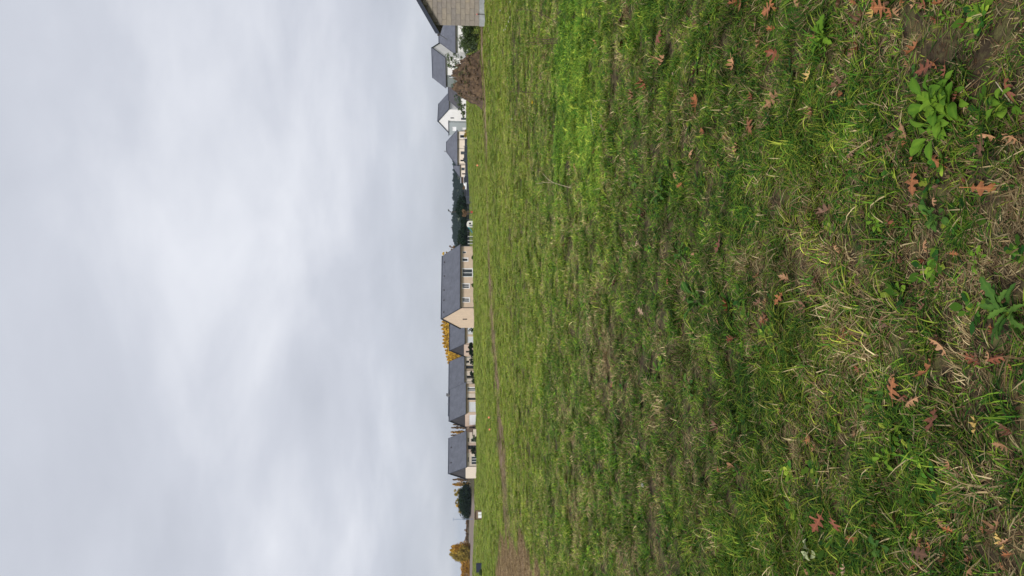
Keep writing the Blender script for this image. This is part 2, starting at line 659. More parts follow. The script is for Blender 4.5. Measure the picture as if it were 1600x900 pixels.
t.links.new(mx.outputs[0], t.nodes['Material Output'].inputs[0])
M['grass'] = mt


def tuft(name, n, rad, lmin, lmax, lean0, lean1, w0, w1, droop, seed, brscale=1.0):
    r = np.random.default_rng(seed)
    V, F, BR, TV = [], [], [], []
    main_az = r.uniform(0, 6.28)
    for i in range(n):
        rr = rad * math.sqrt(r.random())
        a0 = r.uniform(0, 6.28)
        x, y = rr * math.cos(a0), rr * math.sin(a0)
        az = r.uniform(0, 6.28) if r.random() < .55 else main_az + r.normal(0, .5)
        L = r.uniform(lmin, lmax)
        lean = math.radians(r.uniform(lean0, lean1))
        w = r.uniform(w0, w1) / 2
        dx, dy = math.cos(az), math.sin(az)
        side = r.normal(0, .18)
        b0 = len(V)
        br = r.random() * brscale if brscale <= 1 else .22 + .78 * r.random()
        ns = 4
        hz0 = r.uniform(-.004, .012)
        tw = r.uniform(-.5, .5)
        for s_ in range(ns):
            u = s_ / (ns - 1)
            out = L * (math.sin(lean) * u + droop * u * u * .5)
            up_ = max(L * (math.cos(lean) * u - droop * u * u * r.uniform(.55, .75)), -.004) + hz0
            cx = x + dx * out - dy * side * L * u * u
            cy = y + dy * out + dx * side * L * u * u
            ww = w * (1.0, .95, .65, .06)[s_]
            ca, sa = math.cos(tw * u), math.sin(tw * u)
            V.append((cx - dy * ww * ca, cy + dx * ww * ca, up_ + ww * sa))
            V.append((cx + dy * ww * ca, cy - dx * ww * ca, up_ - ww * sa))
            BR += [br, br]
            TV += [u, u]
        for s_ in range(ns - 1):
            F.append((b0 + 2 * s_, b0 + 2 * s_ + 1, b0 + 2 * s_ + 3, b0 + 2 * s_ + 2))
    return np_mesh(name, np.array(V), np.array(F), M['grass'], dict(br=BR, tv=TV), True)


def small_weed(name, n, seed, lob=False):
    r = np.random.default_rng(seed)
    V, F, BR, TV = [], [], [], []
    for i in range(n):
        az = r.uniform(0, 6.28)
        L = r.uniform(.02, .045)
        st = r.uniform(.0, .035)
        lean = r.uniform(.15, .6)
        dx, dy = math.cos(az), math.sin(az)
        b0 = len(V)
        br = .75 + .25 * r.random()
        prof = (.15, .5, .62, .45, .05)
        for s_, p_ in enumerate(prof):
            u = s_ / 4
            out = st + L * u
            up_ = .015 + lean * out - 4.5 * (L * u) ** 2 + r.normal(0, .001)
            ww = L * p_ * .5 * (1.0 if not lob else (1.3 if s_ % 2 else .6))
            V.append((dx * out - dy * ww, dy * out + dx * ww, up_))
            V.append((dx * out + dy * ww, dy * out - dx * ww, up_))
            BR += [br, br]
            TV += [.3, .3]
        for s_ in range(4):
            F.append((b0 + 2 * s_, b0 + 2 * s_ + 1, b0 + 2 * s_ + 3, b0 + 2 * s_ + 2))
    return np_mesh(name, np.array(V), np.array(F), M['grass'], dict(br=BR, tv=TV), True)


tufts = []
for i in range(6):
    tufts.append(tuft('turf_mat', 70, .062, .028, .066, 30, 80, .0026, .0050, .35, 100 + i))
for i in range(4):
    tufts.append(tuft('turf_lush', 60, .055, .055, .115, 12, 58, .0030, .0058, .75, 200 + i, 2.0))
for i in range(4):
    tufts.append(tuft('turf_thatch', 64, .068, .022, .052, 62, 90, .0014, .0030, .15, 300 + i, .75))
for i in range(3):
    tufts.append(small_weed('turf_weed', 16, 400 + i, i == 1))
for i in range(2):
    tufts.append(tuft('turf_litter', 9, .06, .010, .026, 50, 88, .005, .011, .2, 450 + i, .02))
tcol = bpy.data.collections.new('turf_sources')
for i, me in enumerate(tufts):
    o = bpy.data.objects.new('turf_source_%02d' % i, me)
    tcol.objects.link(o)


def ell(X, Y, px, py, rx, ry, soft=.75):
    """soft ellipse on the ground, given where its middle and half sizes show in the photograph"""
    c0 = ground_pt(px, py)
    a_ = ground_pt(px + rx, py)
    b_ = ground_pt(px, py + ry)
    ryy = max(abs(c0.y - a_.y), .05)
    rxx = max(abs(c0.x - b_.x), .05)
    d = np.hypot((X - c0.x) / rxx, (Y - c0.y) / ryy) + 1.1 * (fbm(X / (.5 * rxx), Y / (.5 * rxx), 17, 3) - .5)
    return smooth((1 + soft - d) / (2 * soft))


def grass_points():
    yg = np.geomspace(1.3, 215, 4000)
    RHO = 360.
    rho = np.where(yg < 4, RHO, RHO * (4 / np.maximum(yg, 4)) ** 1.16)
    wid = .96 * yg + 3.0
    pdf = rho * wid
    cdf = np.concatenate([[0], np.cumsum((pdf[1:] + pdf[:-1]) / 2 * np.diff(yg))])
    n = int(cdf[-1])
    Y = np.interp(rng.random(n) * cdf[-1], cdf, yg)
    X = (rng.random(n) - .5) * (.96 * Y + 3.0)
    dirt = dirt_mask(X, Y)
    keep = rng.random(n) > np.maximum(smooth((dirt - .35) / .5) * .72, np.maximum(plough_mask(X, Y), strip_mask(X, Y) * .6))
    X, Y, dirt = X[keep], Y[keep], dirt[keep]
    n = len(X)
    t_ = X / Y
    # patch noises; broad ones stretch with distance as the mowing swathes do
    p1 = fbm(X / .40, Y / .40, 51, 3)
    p2 = fbm(X / 1.7, Y / 1.7, 61, 3)
    p3 = fbm(X / 6.0, Y / 9.0, 71, 3)
    cs = np.where(Y > 9, (Y / 9) ** .5, 1.0)
    p4 = fbm(X / (.12 * cs), Y / (.12 * cs), 81, 2)
    p5 = fbm(X / (.22 * cs), Y / (.22 * cs), 83, 2)
    gap = rng.random(n) < smooth((.42 - p5) * 7) * (.32 - .25 * smooth((Y - 3.5) / 5))
    far = smooth((Y - 8) / 26)
    lush = smooth((p2 - .52) * 4) * (1 - .5 * far)
    dryp = smooth((p1 * .45 + p2 * .25 + p4 * .30 - .50) * 7.0)
    dry = .12 + .22 * rng.random(n) ** 2 + .36 * dryp * (1 - .70 * far) + .06 * (1 - far)
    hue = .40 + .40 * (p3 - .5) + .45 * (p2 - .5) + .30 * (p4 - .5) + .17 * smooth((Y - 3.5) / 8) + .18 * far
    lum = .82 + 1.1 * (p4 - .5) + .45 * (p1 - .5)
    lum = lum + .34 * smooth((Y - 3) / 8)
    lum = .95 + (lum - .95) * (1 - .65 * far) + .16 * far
    # places the photograph shows
    for (px, py, rx, ry, amt) in ((900, 110, 42, 150, 1.), (925, 235, 26, 75, 1.), (1015, 25, 30, 28, 1.), (890, 40, 30, 45, .7),
                                  (1300, 205, 70, 40, .35), (1215, 240, 60, 40, .4), (1150, 330, 50, 40, .3),
                                  (1290, 800, 60, 60, .4), (1150, 840, 40, 50, .4), (1060, 290, 25, 30, .5),
                                  (950, 700, 14, 14, .8), (1400, 620, 60, 45, .4), (1390, 170, 50, 50, .4)):
        e = ell(X, Y, px, py, rx, ry) * amt
        lush = np.maximum(lush, e)
        dry = dry * (1 - .8 * e)
        hue = hue + (-.02 if px < 960 else .02) * e
        lum = lum + (.24 if px < 960 else .05) * e
    for (px, py, rx, ry, amt) in ((935, 545, 32, 55, .8), (960, 615, 42, 70, .9), (905, 760, 14, 60, .6), (1200, 420, 90, 30, .9),
                                  (1240, 455, 60, 40, .8), (1060, 655, 40, 40, .7), (1050, 560, 40, 45, .7), (1560, 370, 60, 60, .7),
                                  (1570, 60, 50, 60, .9), (1360, 385, 70, 45, .8), (1255, 700, 40, 35, .7), (1100, 770, 60, 60, .5),
                                  (975, 30, 14, 15, .9), (1210, 30, 40, 30, .5), (1500, 560, 60, 60, .45), (1560, 850, 50, 70, .8),
                                  (1150, 720, 30, 25, .7), (1230, 110, 30, 30, .6), (875, 625, 12, 25, .8), (905, 275, 14, 14, .7)):
        e = ell(X, Y, px, py, rx, ry) * amt
        dry = dry + .22 * e
        lush = lush * (1 - e)
    dry = dry + .75 * smooth(dirt * 1.5)
    lum = lum * (1 - .15 * smooth(dirt * 1.5))
    dry = dry + .10 * smooth((3.0 - Y) / .9)
    u = rng.random(n)
    typ = rng.integers(0, 6, n)
    typ = np.where(u < .10 + .72 * lush, rng.integers(6, 10, n), typ)
    u2 = rng.random(n)
    typ = np.where((u2 < np.clip(dry * .9 - .12, 0, .6)), rng.integers(10, 14, n), typ)
    u3 = rng.random(n)
    weedy = .025 + .10 * smooth((fbm(X / .35, Y / .35, 91, 2) - .62) * 6)
    typ = np.where((u3 < weedy) & (Y < 25), rng.integers(14, 17, n), typ)
    typ = np.where((rng.random(n) < .10 * (1 - smooth((Y - 5) / 9)) + .08 * smooth((3.0 - Y) / .9)), rng.integers(17, 19, n), typ)
    gap = gap & (Y < 60) & (typ < 17)
    typ = np.where(gap, np.where(rng.random(n) < .4, rng.integers(17, 19, n), np.where(rng.random(n) < .5, rng.integers(10, 14, n), rng.integers(0, 6, n))), typ)
    dry = np.where(gap, np.maximum(dry, rng.uniform(.1, .75, n)), dry)
    lum = np.where(gap, lum * .8, lum)
    far_s = np.where(Y > 6, (Y / 6.0), 1.0)
    sxy = rng.uniform(.75, 1.35, n) * far_s ** .48
    sz = rng.uniform(.7, 1.25, n) * far_s ** .22
    sz = np.where((Y > 110) & (rng.random(n) < .06), sz * 2.2, sz)
    sz = np.where((typ >= 6) & (typ < 10), sz * (1 - .30 * far), sz)
    sz = sz * (1 - .60 * smooth(dirt * 1.5)) * np.clip(.72 + 1.7 * (p5 - .36), .6, 1.5) * np.where(gap, .7, 1.)
    Z = terrain(X, Y) - .004
    rot = np.zeros((n, 3))
    rot[:, 2] = rng.uniform(0, 6.283, n)
    rot[:, 0] = rng.normal(0, .10, n)
    rot[:, 1] = rng.normal(0, .10, n)
    k_ = np.ones(n, bool)
    return (np.stack([X, Y, Z], -1)[k_], typ[k_], rot[k_], np.stack([sxy, sxy, sz], -1)[k_],
            np.clip(dry, 0, 1)[k_], np.clip(hue, 0, 1)[k_], np.clip(lum, .4, 1.6)[k_])


def instancer(name, pts, typ, rot, scl, floats, coll, label, cat):
    me = bpy.data.meshes.new(name)
    me.vertices.add(len(pts))
    me.vertices.foreach_set('co', pts.astype(np.float32).ravel())
    a_ = me.attributes.new('idx', 'INT', 'POINT')
    a_.data.foreach_set('value', typ.astype(np.int32))
    for nm, arr in (('rot', rot), ('scl', scl)):
        a_ = me.attributes.new(nm, 'FLOAT_VECTOR', 'POINT')
        a_.data.foreach_set('vector', arr.astype(np.float32).ravel())
    for nm, arr in floats.items():
        a_ = me.attributes.new(nm, 'FLOAT', 'POINT')
        a_.data.foreach_set('value', arr.astype(np.float32))
    o = link(name, me)
    ng = bpy.data.node_groups.new(name + '_nodes', 'GeometryNodeTree')
    ng.interface.new_socket('Geometry', in_out='INPUT', socket_type='NodeSocketGeometry')
    ng.interface.new_socket('Geometry', in_out='OUTPUT', socket_type='NodeSocketGeometry')
    gi = ng.nodes.new('NodeGroupInput')
    go = ng.nodes.new('NodeGroupOutput')
    ci = ng.nodes.new('GeometryNodeCollectionInfo')
    ci.inputs['Collection'].default_value = coll
    ci.inputs['Separate Children'].default_value = True
    ci.inputs['Reset Children'].default_value = True
    ip = ng.nodes.new('GeometryNodeInstanceOnPoints')
    ip.inputs['Pick Instance'].default_value = True

    def na(nm, ty):
        q = ng.nodes.new('GeometryNodeInputNamedAttribute')
        q.data_type = ty
        q.inputs['Name'].default_value = nm
        return [s for s in q.outputs if s.enabled and s.name == 'Attribute'][0]
    ng.links.new(gi.outputs[0], ip.inputs['Points'])
    ng.links.new(ci.outputs[0], ip.inputs['Instance'])
    ng.links.new(na('idx', 'INT'), ip.inputs['Instance Index'])
    ng.links.new(na('rot', 'FLOAT_VECTOR'), ip.inputs['Rotation'])
    ng.links.new(na('scl', 'FLOAT_VECTOR'), ip.inputs['Scale'])
    ng.links.new(ip.outputs[0], go.inputs[0])
    md = o.modifiers.new('scatter', 'NODES')
    md.node_group = ng
    tag(o, label, cat, kind='stuff')
    return o


P, typ, rot, scl, dry, hue, lum = grass_points()
nE = 14000
eY = rng.uniform(EARTH.y - EARTH_RY * 1.1, EARTH.y + EARTH_RY * 1.1, nE)
eX = (tlat(925) + rng.uniform(-.06, 1., nE) * (tlat(825) - tlat(925))) * eY
ke = dirt_mask(eX, eY) > .4
eX, eY = eX[ke], eY[ke]
nE = len(eX)
esc = rng.uniform(.7, 1.7, nE)
P = np.concatenate([P, np.stack([eX, eY, terrain(eX, eY) - .004], -1)])
typ = np.concatenate([typ, np.where(rng.random(nE) < .55, rng.integers(17, 19, nE), rng.integers(10, 14, nE))])
erot = np.zeros((nE, 3))
erot[:, 2] = rng.uniform(0, 6.28, nE)
rot = np.concatenate([rot, erot])
scl = np.concatenate([scl, np.stack([esc * 1.3, esc * 1.3, esc * rng.uniform(.7, 2.2, nE)], -1)])
dry = np.concatenate([dry, rng.uniform(.75, 1., nE)])
hue = np.concatenate([hue, rng.uniform(.2, .6, nE)])
lum = np.concatenate([lum, rng.uniform(.8, 1.7, nE)])
print('grass tufts', len(P))
instancer('grass', P, typ, rot, scl, dict(dry=dry, hue=hue, lum=lum), tcol,
          'rough green and straw-coloured grass covering the field', 'grass')


# ------------------------------------------------------------------ houses
def wall_mesh(sides, z0, z1):
    """sides: (origin, dir, length, outward normal, openings[(s0,s1,za,zb)]) -> wall with real openings and reveals"""
    mb = MB()
    for o, d, L, n, ops in sides:
        def P_(s, z, dep=0.0):
            return (o[0] + d[0] * s - n[0] * dep, o[1] + d[1] * s - n[1] * dep, z)
        xs = sorted({0.0, L, *[q for op in ops for q in op[:2]]})
        zs = sorted({z0, z1, *[q for op in ops for q in op[2:4]]})
        for xa, xb in zip(xs, xs[1:]):
            for za, zb in zip(zs, zs[1:]):
                mx_, mz_ = (xa + xb) / 2, (za + zb) / 2
                if any(op[0] < mx_ < op[1] and op[2] < mz_ < op[3] for op in ops):
                    continue
                mb.quad(P_(xa, za), P_(xb, za), P_(xb, zb), P_(xa, zb))
        for s0, s1, za, zb in [op[:4] for op in ops]:
            e = .16
            mb.quad(P_(s0, za), P_(s0, za, e), P_(s0, zb, e), P_(s0, zb))
            mb.quad(P_(s1, za, e), P_(s1, za), P_(s1, zb), P_(s1, zb, e))
            mb.quad(P_(s0, za), P_(s1, za), P_(s1, za, e), P_(s0, za, e))
            mb.quad(P_(s0, zb, e), P_(s1, zb, e), P_(s1, zb), P_(s0, zb))
    return mb


def opening_fill(parent, side, op, kind, frame='white_pvc', glass='glass', panes=2, surround=None):
    o, d, L, n, _ = side
    s0, s1, za, zb = op[:4]
    if kind == 'window':
        w = .075
        f = MB()
        for (a_, b_, c_, e_) in ((s0, s0 + w, za, zb), (s1 - w, s1, za, zb), (s0 + w, s1 - w, za, za + w), (s0 + w, s1 - w, zb - w, zb)):
            f.obox(o, d, n, a_, b_, -.13, -.06, c_, e_)
        for q in range(1, panes):
            mid = s0 + (s1 - s0) * q / panes
            f.obox(o, d, n, mid - w * .7, mid + w * .7, -.125, -.055, za + w, zb - w)
        fo = f.build('window', M[frame], parent)
        g = MB().obox(o, d, n, s0 + .01, s1 - .01, -.15, -.10, za + .01, zb - .01)
        g.build('pane', M[glass], fo)
        if surround:
            sb = MB()
            for (a_, b_, c_, e_) in ((s0 - .12, s0, za - .12, zb + .12), (s1, s1 + .12, za - .12, zb + .12), (s0, s1, za - .12, za)):
                sb.obox(o, d, n, a_, b_, 0.002, .05, c_, e_)
            sb.build('sill', M[surround], fo)
    elif kind == 'garage':
        g = MB()
        nn = 5
        for q in range(nn):
            zq0 = za + (zb - za) * q / nn
            zq1 = za + (zb - za) * (q + 1) / nn - .015
            g.obox(o, d, n, s0 + .01, s1 - .01, -.12, -.06, zq0, zq1)
        g.obox(o, d, n, s0 + .01, s1 - .01, -.15, -.121, za, zb - .01)
        go_ = g.build('garage_door', M['garage'], parent)
    elif kind == 'door':
        g = MB().obox(o, d, n, s0 + .01, s1 - .01, -.14, -.08, za, zb - .01)
        do = g.build('door', M[frame], parent)
        MB().obox(o, d, n, s1 - .18, s1 - .06, -.08, -.03, za + 1.0, za + 1.04).build('handle', M['gutter'], do)


def gable_roof(parent, W, S, zw, zr, ov=.35, ovg=.2, axis='x', mat='slate', edge='slate_edge', gable_mat=None, th=.14, ridgecap=True):
    """roof over the footprint [0,W]x[0,S]; axis = direction of the ridge"""
    def X(a_, b_, z):
        return (a_, b_, z) if axis == 'x' else (b_, a_, z)
    L, Dp = (W, S) if axis == 'x' else (S, W)
    sl = (zr - zw) / (Dp / 2)
    ze = zw - ov * sl
    m_ = MB()
    a = [X(-ovg, -ov, ze), X(L + ovg, -ov, ze), X(L + ovg, Dp / 2, zr), X(-ovg, Dp / 2, zr)]
    b_ = [X(-ovg, Dp / 2, zr), X(L + ovg, Dp / 2, zr), X(L + ovg, Dp + ov, ze), X(-ovg, Dp + ov, ze)]
    for q in (a, b_):
        if axis == 'y':
            q = q[::-1]
        up = [(p[0], p[1], p[2] + th) for p in q]
        m_.hexa(list(q) + up)
    ro = m_.build('roof', M[mat], parent)
    for xa in (-ovg - .05, L + ovg):
        for q in ((-ov, ze, Dp / 2, zr), (Dp / 2, zr, Dp + ov, ze)):
            y0, z0_, y1, z1_ = q
            e = MB()
            e.hexa([X(xa, y0, z0_ - .06), X(xa + .05, y0, z0_ - .06), X(xa + .05, y1, z1_ - .06), X(xa, y1, z1_ - .06),
                    X(xa, y0, z0_ + th + .03), X(xa + .05, y0, z0_ + th + .03), X(xa + .05, y1, z1_ + th + .03), X(xa, y1, z1_ + th + .03)])
            e.build('verge', M[edge], ro)
    for yy in (-ov - .12, Dp + ov):
        g = MB()
        p0, p1 = X(-ovg, yy, ze - .02), X(L + ovg, yy + .12, ze + .10)
        g.box(min(p0[0], p1[0]), min(p0[1], p1[1]), p0[2], max(p0[0], p1[0]), max(p0[1], p1[1]), p1[2])
        g.build('gutter', M['gutter_d'], ro)
    if ridgecap:
        r_ = MB()
        r_.hexa([X(-ovg - .06, Dp / 2 - .14, zr + th - .06), X(L + ovg + .06, Dp / 2 - .14, zr + th - .06), X(L + ovg + .06, Dp / 2 + .14, zr + th - .06), X(-ovg - .06, Dp / 2 + .14, zr + th - .06),
                 X(-ovg - .06, Dp / 2 - .05, zr + th + .09), X(L + ovg + .06, Dp / 2 - .05, zr + th + .09), X(L + ovg + .06, Dp / 2 + .05, zr + th + .09), X(-ovg - .06, Dp / 2 + .05, zr + th + .09)])
        r_.build('ridge', M[edge], ro)
    for xx in (0.0, L):
        if gable_mat:
            MB().quad(X(xx, 0, zw), X(xx, Dp, zw), X(xx, Dp / 2, zr)).build('gable', M[gable_mat], parent)
    return ro


class House:
    def __init__(self, name, label, py_left, D, psi, base_px, cat='house', group=None, zoff=0.0):
        self.C = Vector((tlat(py_left) * D, D))
        z = CAMZ - (base_px - HORIZ) / FPX * D if base_px else tz(*self.C)
        self.z = z
        self.psi = psi
        self.d = (math.cos(psi), math.sin(psi))
        self.b = (-math.sin(psi), math.cos(psi))
        self.root = empty(name, (self.C.x, self.C.y, z), psi)
        tag(self.root, label, cat, group)

    def s_front(self, py):
        t_ = tlat(py)
        return (t_ * self.C.y - self.C.x) / (self.d[0] - t_ * self.d[1])

    def s_side(self, py, w=0.0):
        """depth along the side wall that starts at front offset w"""
        cx, cy = self.C.x + self.d[0] * w, self.C.y + self.d[1] * w
        t_ = tlat(py)
        return (t_ * cy - cx) / (self.b[0] - t_ * self.b[1])

    def zf(self, px, s, dep=0.0):
        y = self.C.y + self.d[1] * s + self.b[1] * dep
        return CAMZ - (px - HORIZ) / FPX * y - self.z

    def op_front(self, x0, x1, y0, y1):
        sa, sb = sorted((self.s_front(y0), self.s_front(y1)))
        mid = (sa + sb) / 2
        return (sa, sb, self.zf(x1, mid), self.zf(x0, mid))

    def op_side(self, x0, x1, y0, y1, w=0.0):
        sa, sb = sorted((self.s_side(y0, w), self.s_side(y1, w)))
        mid = (sa + sb) / 2
        return (sa, sb, self.zf(x1, w, mid), self.zf(x0, w, mid))


def walls(h_, W, S, zw, front=(), left=(), right=(), wall='tan', z0=-.6, left_wall=None, right_wall=None):
    sf = ((0, 0), (1, 0), W, (0, -1), [q[0] for q in front])
    # sides run from the front corner backwards
    slf = ((0, 0), (0, 1), S, (-1, 0), [q[0] for q in left])
    srt = ((W, 0), (0, 1), S, (1, 0), [q[0] for q in right])
    bk = ((0, S), (1, 0), W, (0, 1), [])
    mains = [sf, bk]
    if left_wall:
        wall_mesh([slf], z0, zw).build('side_wall', M[left_wall], h_.root)
    else:
        mains.append(slf)
    if right_wall:
        wall_mesh([srt], z0, zw).build('side_wall', M[right_wall], h_.root)
    else:
        mains.append(srt)
    wall_mesh(mains, z0, zw).build('wall', M[wall], h_.root)
    for side, items in ((sf, front), (slf, left), (srt, right)):
        for it in items:
            op, kind = it[0], it[1]
            kw = it[2] if len(it) > 2 else {}
            opening_fill(h_.root, side, op, kind, **kw)


def pipe(h_, x, y, z1, z0=0.0, mat='gutter'):
    MB().tube([(x, y, z0), (x, y, z1)], .05, 6).build('downpipe', M[mat], h_.root)


R = math.radians
# ---- long tan house in the middle of the view
h = House('tan_house', 'long tan rendered house with slate gable roof and double patio door', 482, 140, R(28), 740.3)
W = h.s_front(384.5)
S = h.s_side(512)
zw = h.zf(717.5, 0)
zr = h.zf(690.5, 0, S / 2)
fr = [(h.op_front(722.5, 728.5, 392.5, 396.0), 'window', dict(panes=1, glass='glass')),
      (h.op_front(722.3, 731, 403.5, 408), 'window', dict(panes=1, surround='white_pvc')),
      (h.op_front(722.3, 738.3, 420, 432), 'window', dict(panes=2, surround='white_pvc')),
      (h.op_front(722.2, 733.2, 443.5, 450), 'window', dict(panes=2, glass='glass_d', surround='white_pvc')),
      (h.op_front(722.2, 733.6, 465.5, 471.5), 'window', dict(panes=2, glass='glass_d', surround='white_pvc'))]
lf = [(h.op_side(723, 730, 497.8, 499.8), 'window', dict(panes=1, frame='dark_frame', glass='glass_d'))]
walls(h, W, S, zw, fr, lf, wall='tan')
ro = gable_roof(h.root, W, S, zw, zr, ov=.30, ovg=.12, gable_mat='tan')
for xs_ in (.12, .35, .58, .74, .93):
    v = MB()
    x_ = W * (1 - xs_)
    yv = S / 2 - .75
    zv = zr - .75 * (zr - zw) / (S / 2) + .14
    v.box(x_ - .10, yv - .10, zv - .05, x_ + .10, yv + .14, zv + .17)
    v.build('vent', M['gutter_d'], ro)
pipe(h, .10, -.10, zw - .1, 0, 'gutter_d')
pipe(h, W - .12, -.10, zw - .1)
TAN = h

# ---- neighbour with two white garage doors behind the tan house
h = House('garage_house', 'beige house with twin white doors and dark slate gable, left of the tan house', 537, 176, R(31), 741.6)
W = h.s_front(498)
S = h.s_side(556)
zw = h.zf(725, 0)
zr = h.zf(703, 0, S / 2)
walls(h, W, S, zw, [(h.op_front(730.5, 741.5, 510.5, 522.3), 'garage'), (h.op_front(730.5, 741.5, 525.5, 536), 'garage')],
      [(h.op_side(728, 733, 548, 551), 'window', dict(panes=1, glass='glass_d', frame='dark_frame'))], wall='tan', left_wall='pink')
gable_roof(h.root, W, S, zw, zr, ov=.25, ovg=.15, gable_mat='slate_dark')
pipe(h, -.08, .15, zw, 0, 'gutter_d')

# ---- long low house with tall dark openings
h = House('long_house', 'long cream house with dark door and shrubs along its front', 640, 186, R(31), 742.5)
W = h.s_front(556.5)
S = 7.4
zw = h.zf(724.6, W * .6)
zr = h.zf(702, W * .5, S / 2)
fr = [(h.op_front(728.3, 733.2, 563.2, 566.6), 'window', dict(panes=1, frame='dark_frame', glass='glass_d')),
      (h.op_front(728, 741, 571, 576), 'door', dict(frame='dark_door')),
      (h.op_front(729, 740.5, 586.5, 590.5), 'window', dict(panes=2, frame='dark_frame', glass='glass_d'))]
walls(h, W, S, zw, fr, wall='cream')
ro = gable_roof(h.root, W, S, zw, zr, ov=.25, ovg=.15, gable_mat='slate_dark')
MB().box(W * .36, S / 2 - .3, zr - .3, W * .36 + .6, S / 2 + .3, zr + .75).build('chimney', M['gutter'], ro)
for y_ in (558.5, 569.5, 578.5, 592, 597):
    pipe(h, h.s_front(y_), -.09, zw, 0, 'gutter' if y_ != 569.5 else 'white_pvc')
for (ya, yb, mt_) in ((569, 579.5, 'tan_dark'),):
    sa, sb = sorted((h.s_front(ya), h.s_front(yb)))
    op = h.op_front(728, 741, 571, 576)
    m_ = MB()
    m_.obox((0, 0), (1, 0), (0, -1), sa, op[0], .003, .05, -.3, zw - .02)
    m_.obox((0, 0), (1, 0), (0, -1), op[1], sb, .003, .05, -.3, zw - .02)
    m_.build('render_panel', M[mt_], h.root)
LONG = h

# ---- corner house, garage doors on two faces
h = House('corner_house', 'tan and white house with a white garage door on each side of its corner', 646, 172, R(31.6), 744.8)
W = h.s_front(599)
S = h.s_side(666.5)
zw = h.zf(726.8, 0)
zr = h.zf(702.5, 0, S / 2)
fr = [(h.op_front(730.5, 743.0, 605.3, 610.3), 'window', dict(panes=2, surround='white_pvc')),
      (h.op_front(730.2, 744, 621, 624.8), 'door', dict(frame='dark_door')),
      (h.op_front(732.3, 745, 627.5, 643.3), 'garage')]
lf = [(h.op_side(733, 745.5, 648, 664), 'garage')]
walls(h, W, S, zw, fr, lf, wall='tan', left_wall='pink')
ro = gable_roof(h.root, W, S, zw, zr, ov=.28, ovg=.18, gable_mat='slate_dark')
sa, sb = sorted((h.s_front(615), h.s_front(625.3)))
op = fr[1][0]
m_ = MB()
m_.obox((0, 0), (1, 0), (0, -1), sa, op[0], .003, .05, -.3, zw - .02)
m_.obox((0, 0), (1, 0), (0, -1), op[1], sb, .003, .05, -.3, zw - .02)
m_.build('render_panel', M['cream'], h.root)
MB().box(W * .8, S / 2 - .25, zr - .2, W * .8 + .45, S / 2 + .25, zr + .55).build('chimney', M['gutter'], ro)
MB().tube([(W * .55, S / 2, zr), (W * .55, S / 2, zr + .55)], .09, 6).build('flue', M['gutter'], ro)
pipe(h, -.08, S - .2, zw, 0, 'gutter_d')
pipe(h, W - .1, -.09, zw, 0, 'gutter_d')
CORNER = h

# ---- house at the end of the row
h = House('end_house', 'white and tan house with dark blue doorway, last of the slate roofed row', 729, 170, R(31.4), 746.2)
W = h.s_front(675)
S = h.s_side(747)
zw = h.zf(727.6, 0)
zr = h.zf(701.5, 0, S / 2)
fr = [(h.op_front(731, 747, 695.3, 701.8), 'door', dict(frame='dark_door')),
      (h.op_front(736.5, 745, 712.5, 725), 'window', dict(panes=3)),
      (h.op_front(731, 732.5, 714, 721), 'window', dict(panes=1, frame='dark_frame', glass='glass_d')),
      (h.op_front(731, 732.5, 683.5, 690), 'window', dict(panes=1, frame='dark_frame', glass='glass_d')),
      (h.op_front(736, 746, 684.5, 690), 'window', dict(panes=1, glass='glass_d'))]
walls(h, W, S, zw, fr, wall='cream')
ro = gable_roof(h.root, W, S, zw, zr, ov=.28, ovg=.18, gable_mat='slate_dark')
sa, sb = sorted((h.s_front(692), h.s_front(707.5)))
op = fr[0][0]
m_ = MB()
m_.obox((0, 0), (1, 0), (0, -1), sa, op[0], .003, .06, -.3, zw - .02)
m_.obox((0, 0), (1, 0), (0, -1), op[1], sb, .003, .06, -.3, zw - .02)
m_.obox((0, 0), (1, 0), (0, -1), op[0], op[1], .003, .06, op[3], zw - .02)
m_.build('render_panel', M['pink'], h.root)
for xs_ in (.25, .7):
    MB().box(W * xs_, S / 2 - .9, zr - .75, W * xs_ + .2, S / 2 - .65, zr - .35).build('vent', M['gutter_d'], ro)
pipe(h, .06, -.09, zw, 0, 'gutter_d')
END = h
# low link between the corner house and the end house
h = House('link_garage', 'low pinkish garage joining two slate roofed houses of the row', 679, 178, R(31), 745.5)
W = h.s_front(664)
zw = h.zf(728.5, 0)
walls(h, W, 5.5, zw, [(h.op_front(733, 742, 667.2, 668.6), 'window', dict(panes=1, frame='dark_frame', glass='glass_d'))], wall='pink')
m_ = MB().box(-.1, -.15, zw, W + .1, 5.6, zw + .18)
m_.build('flat_roof', M['gutter_d'], h.root)
LINK = h

# ---- right hand bungalow with hipped roof
h = House('hip_roof_bungalow', 'cream bungalow with blue-grey hipped roof behind a dark fence', 257.5, 206, R(-7), 730.0)
W = h.s_front(206)
S = 7.5
zw = h.zf(713.8, W * .5)
zr = h.zf(698.5, W * .6, S / 2)
fr = [(h.op_front(719, 725.5, 211.5, 215.8), 'window', dict(panes=1, frame='dark_frame', glass='glass_d', surround='white_pvc')),
      (h.op_front(720, 726, 237, 241.8), 'window', dict(panes=1, frame='dark_frame', glass='glass')),
      (h.op_front(719.5, 725.5, 250, 252.5), 'window', dict(panes=1, frame='dark_frame', glass='glass_d'))]
walls(h, W, S, zw, fr, wall='cream')


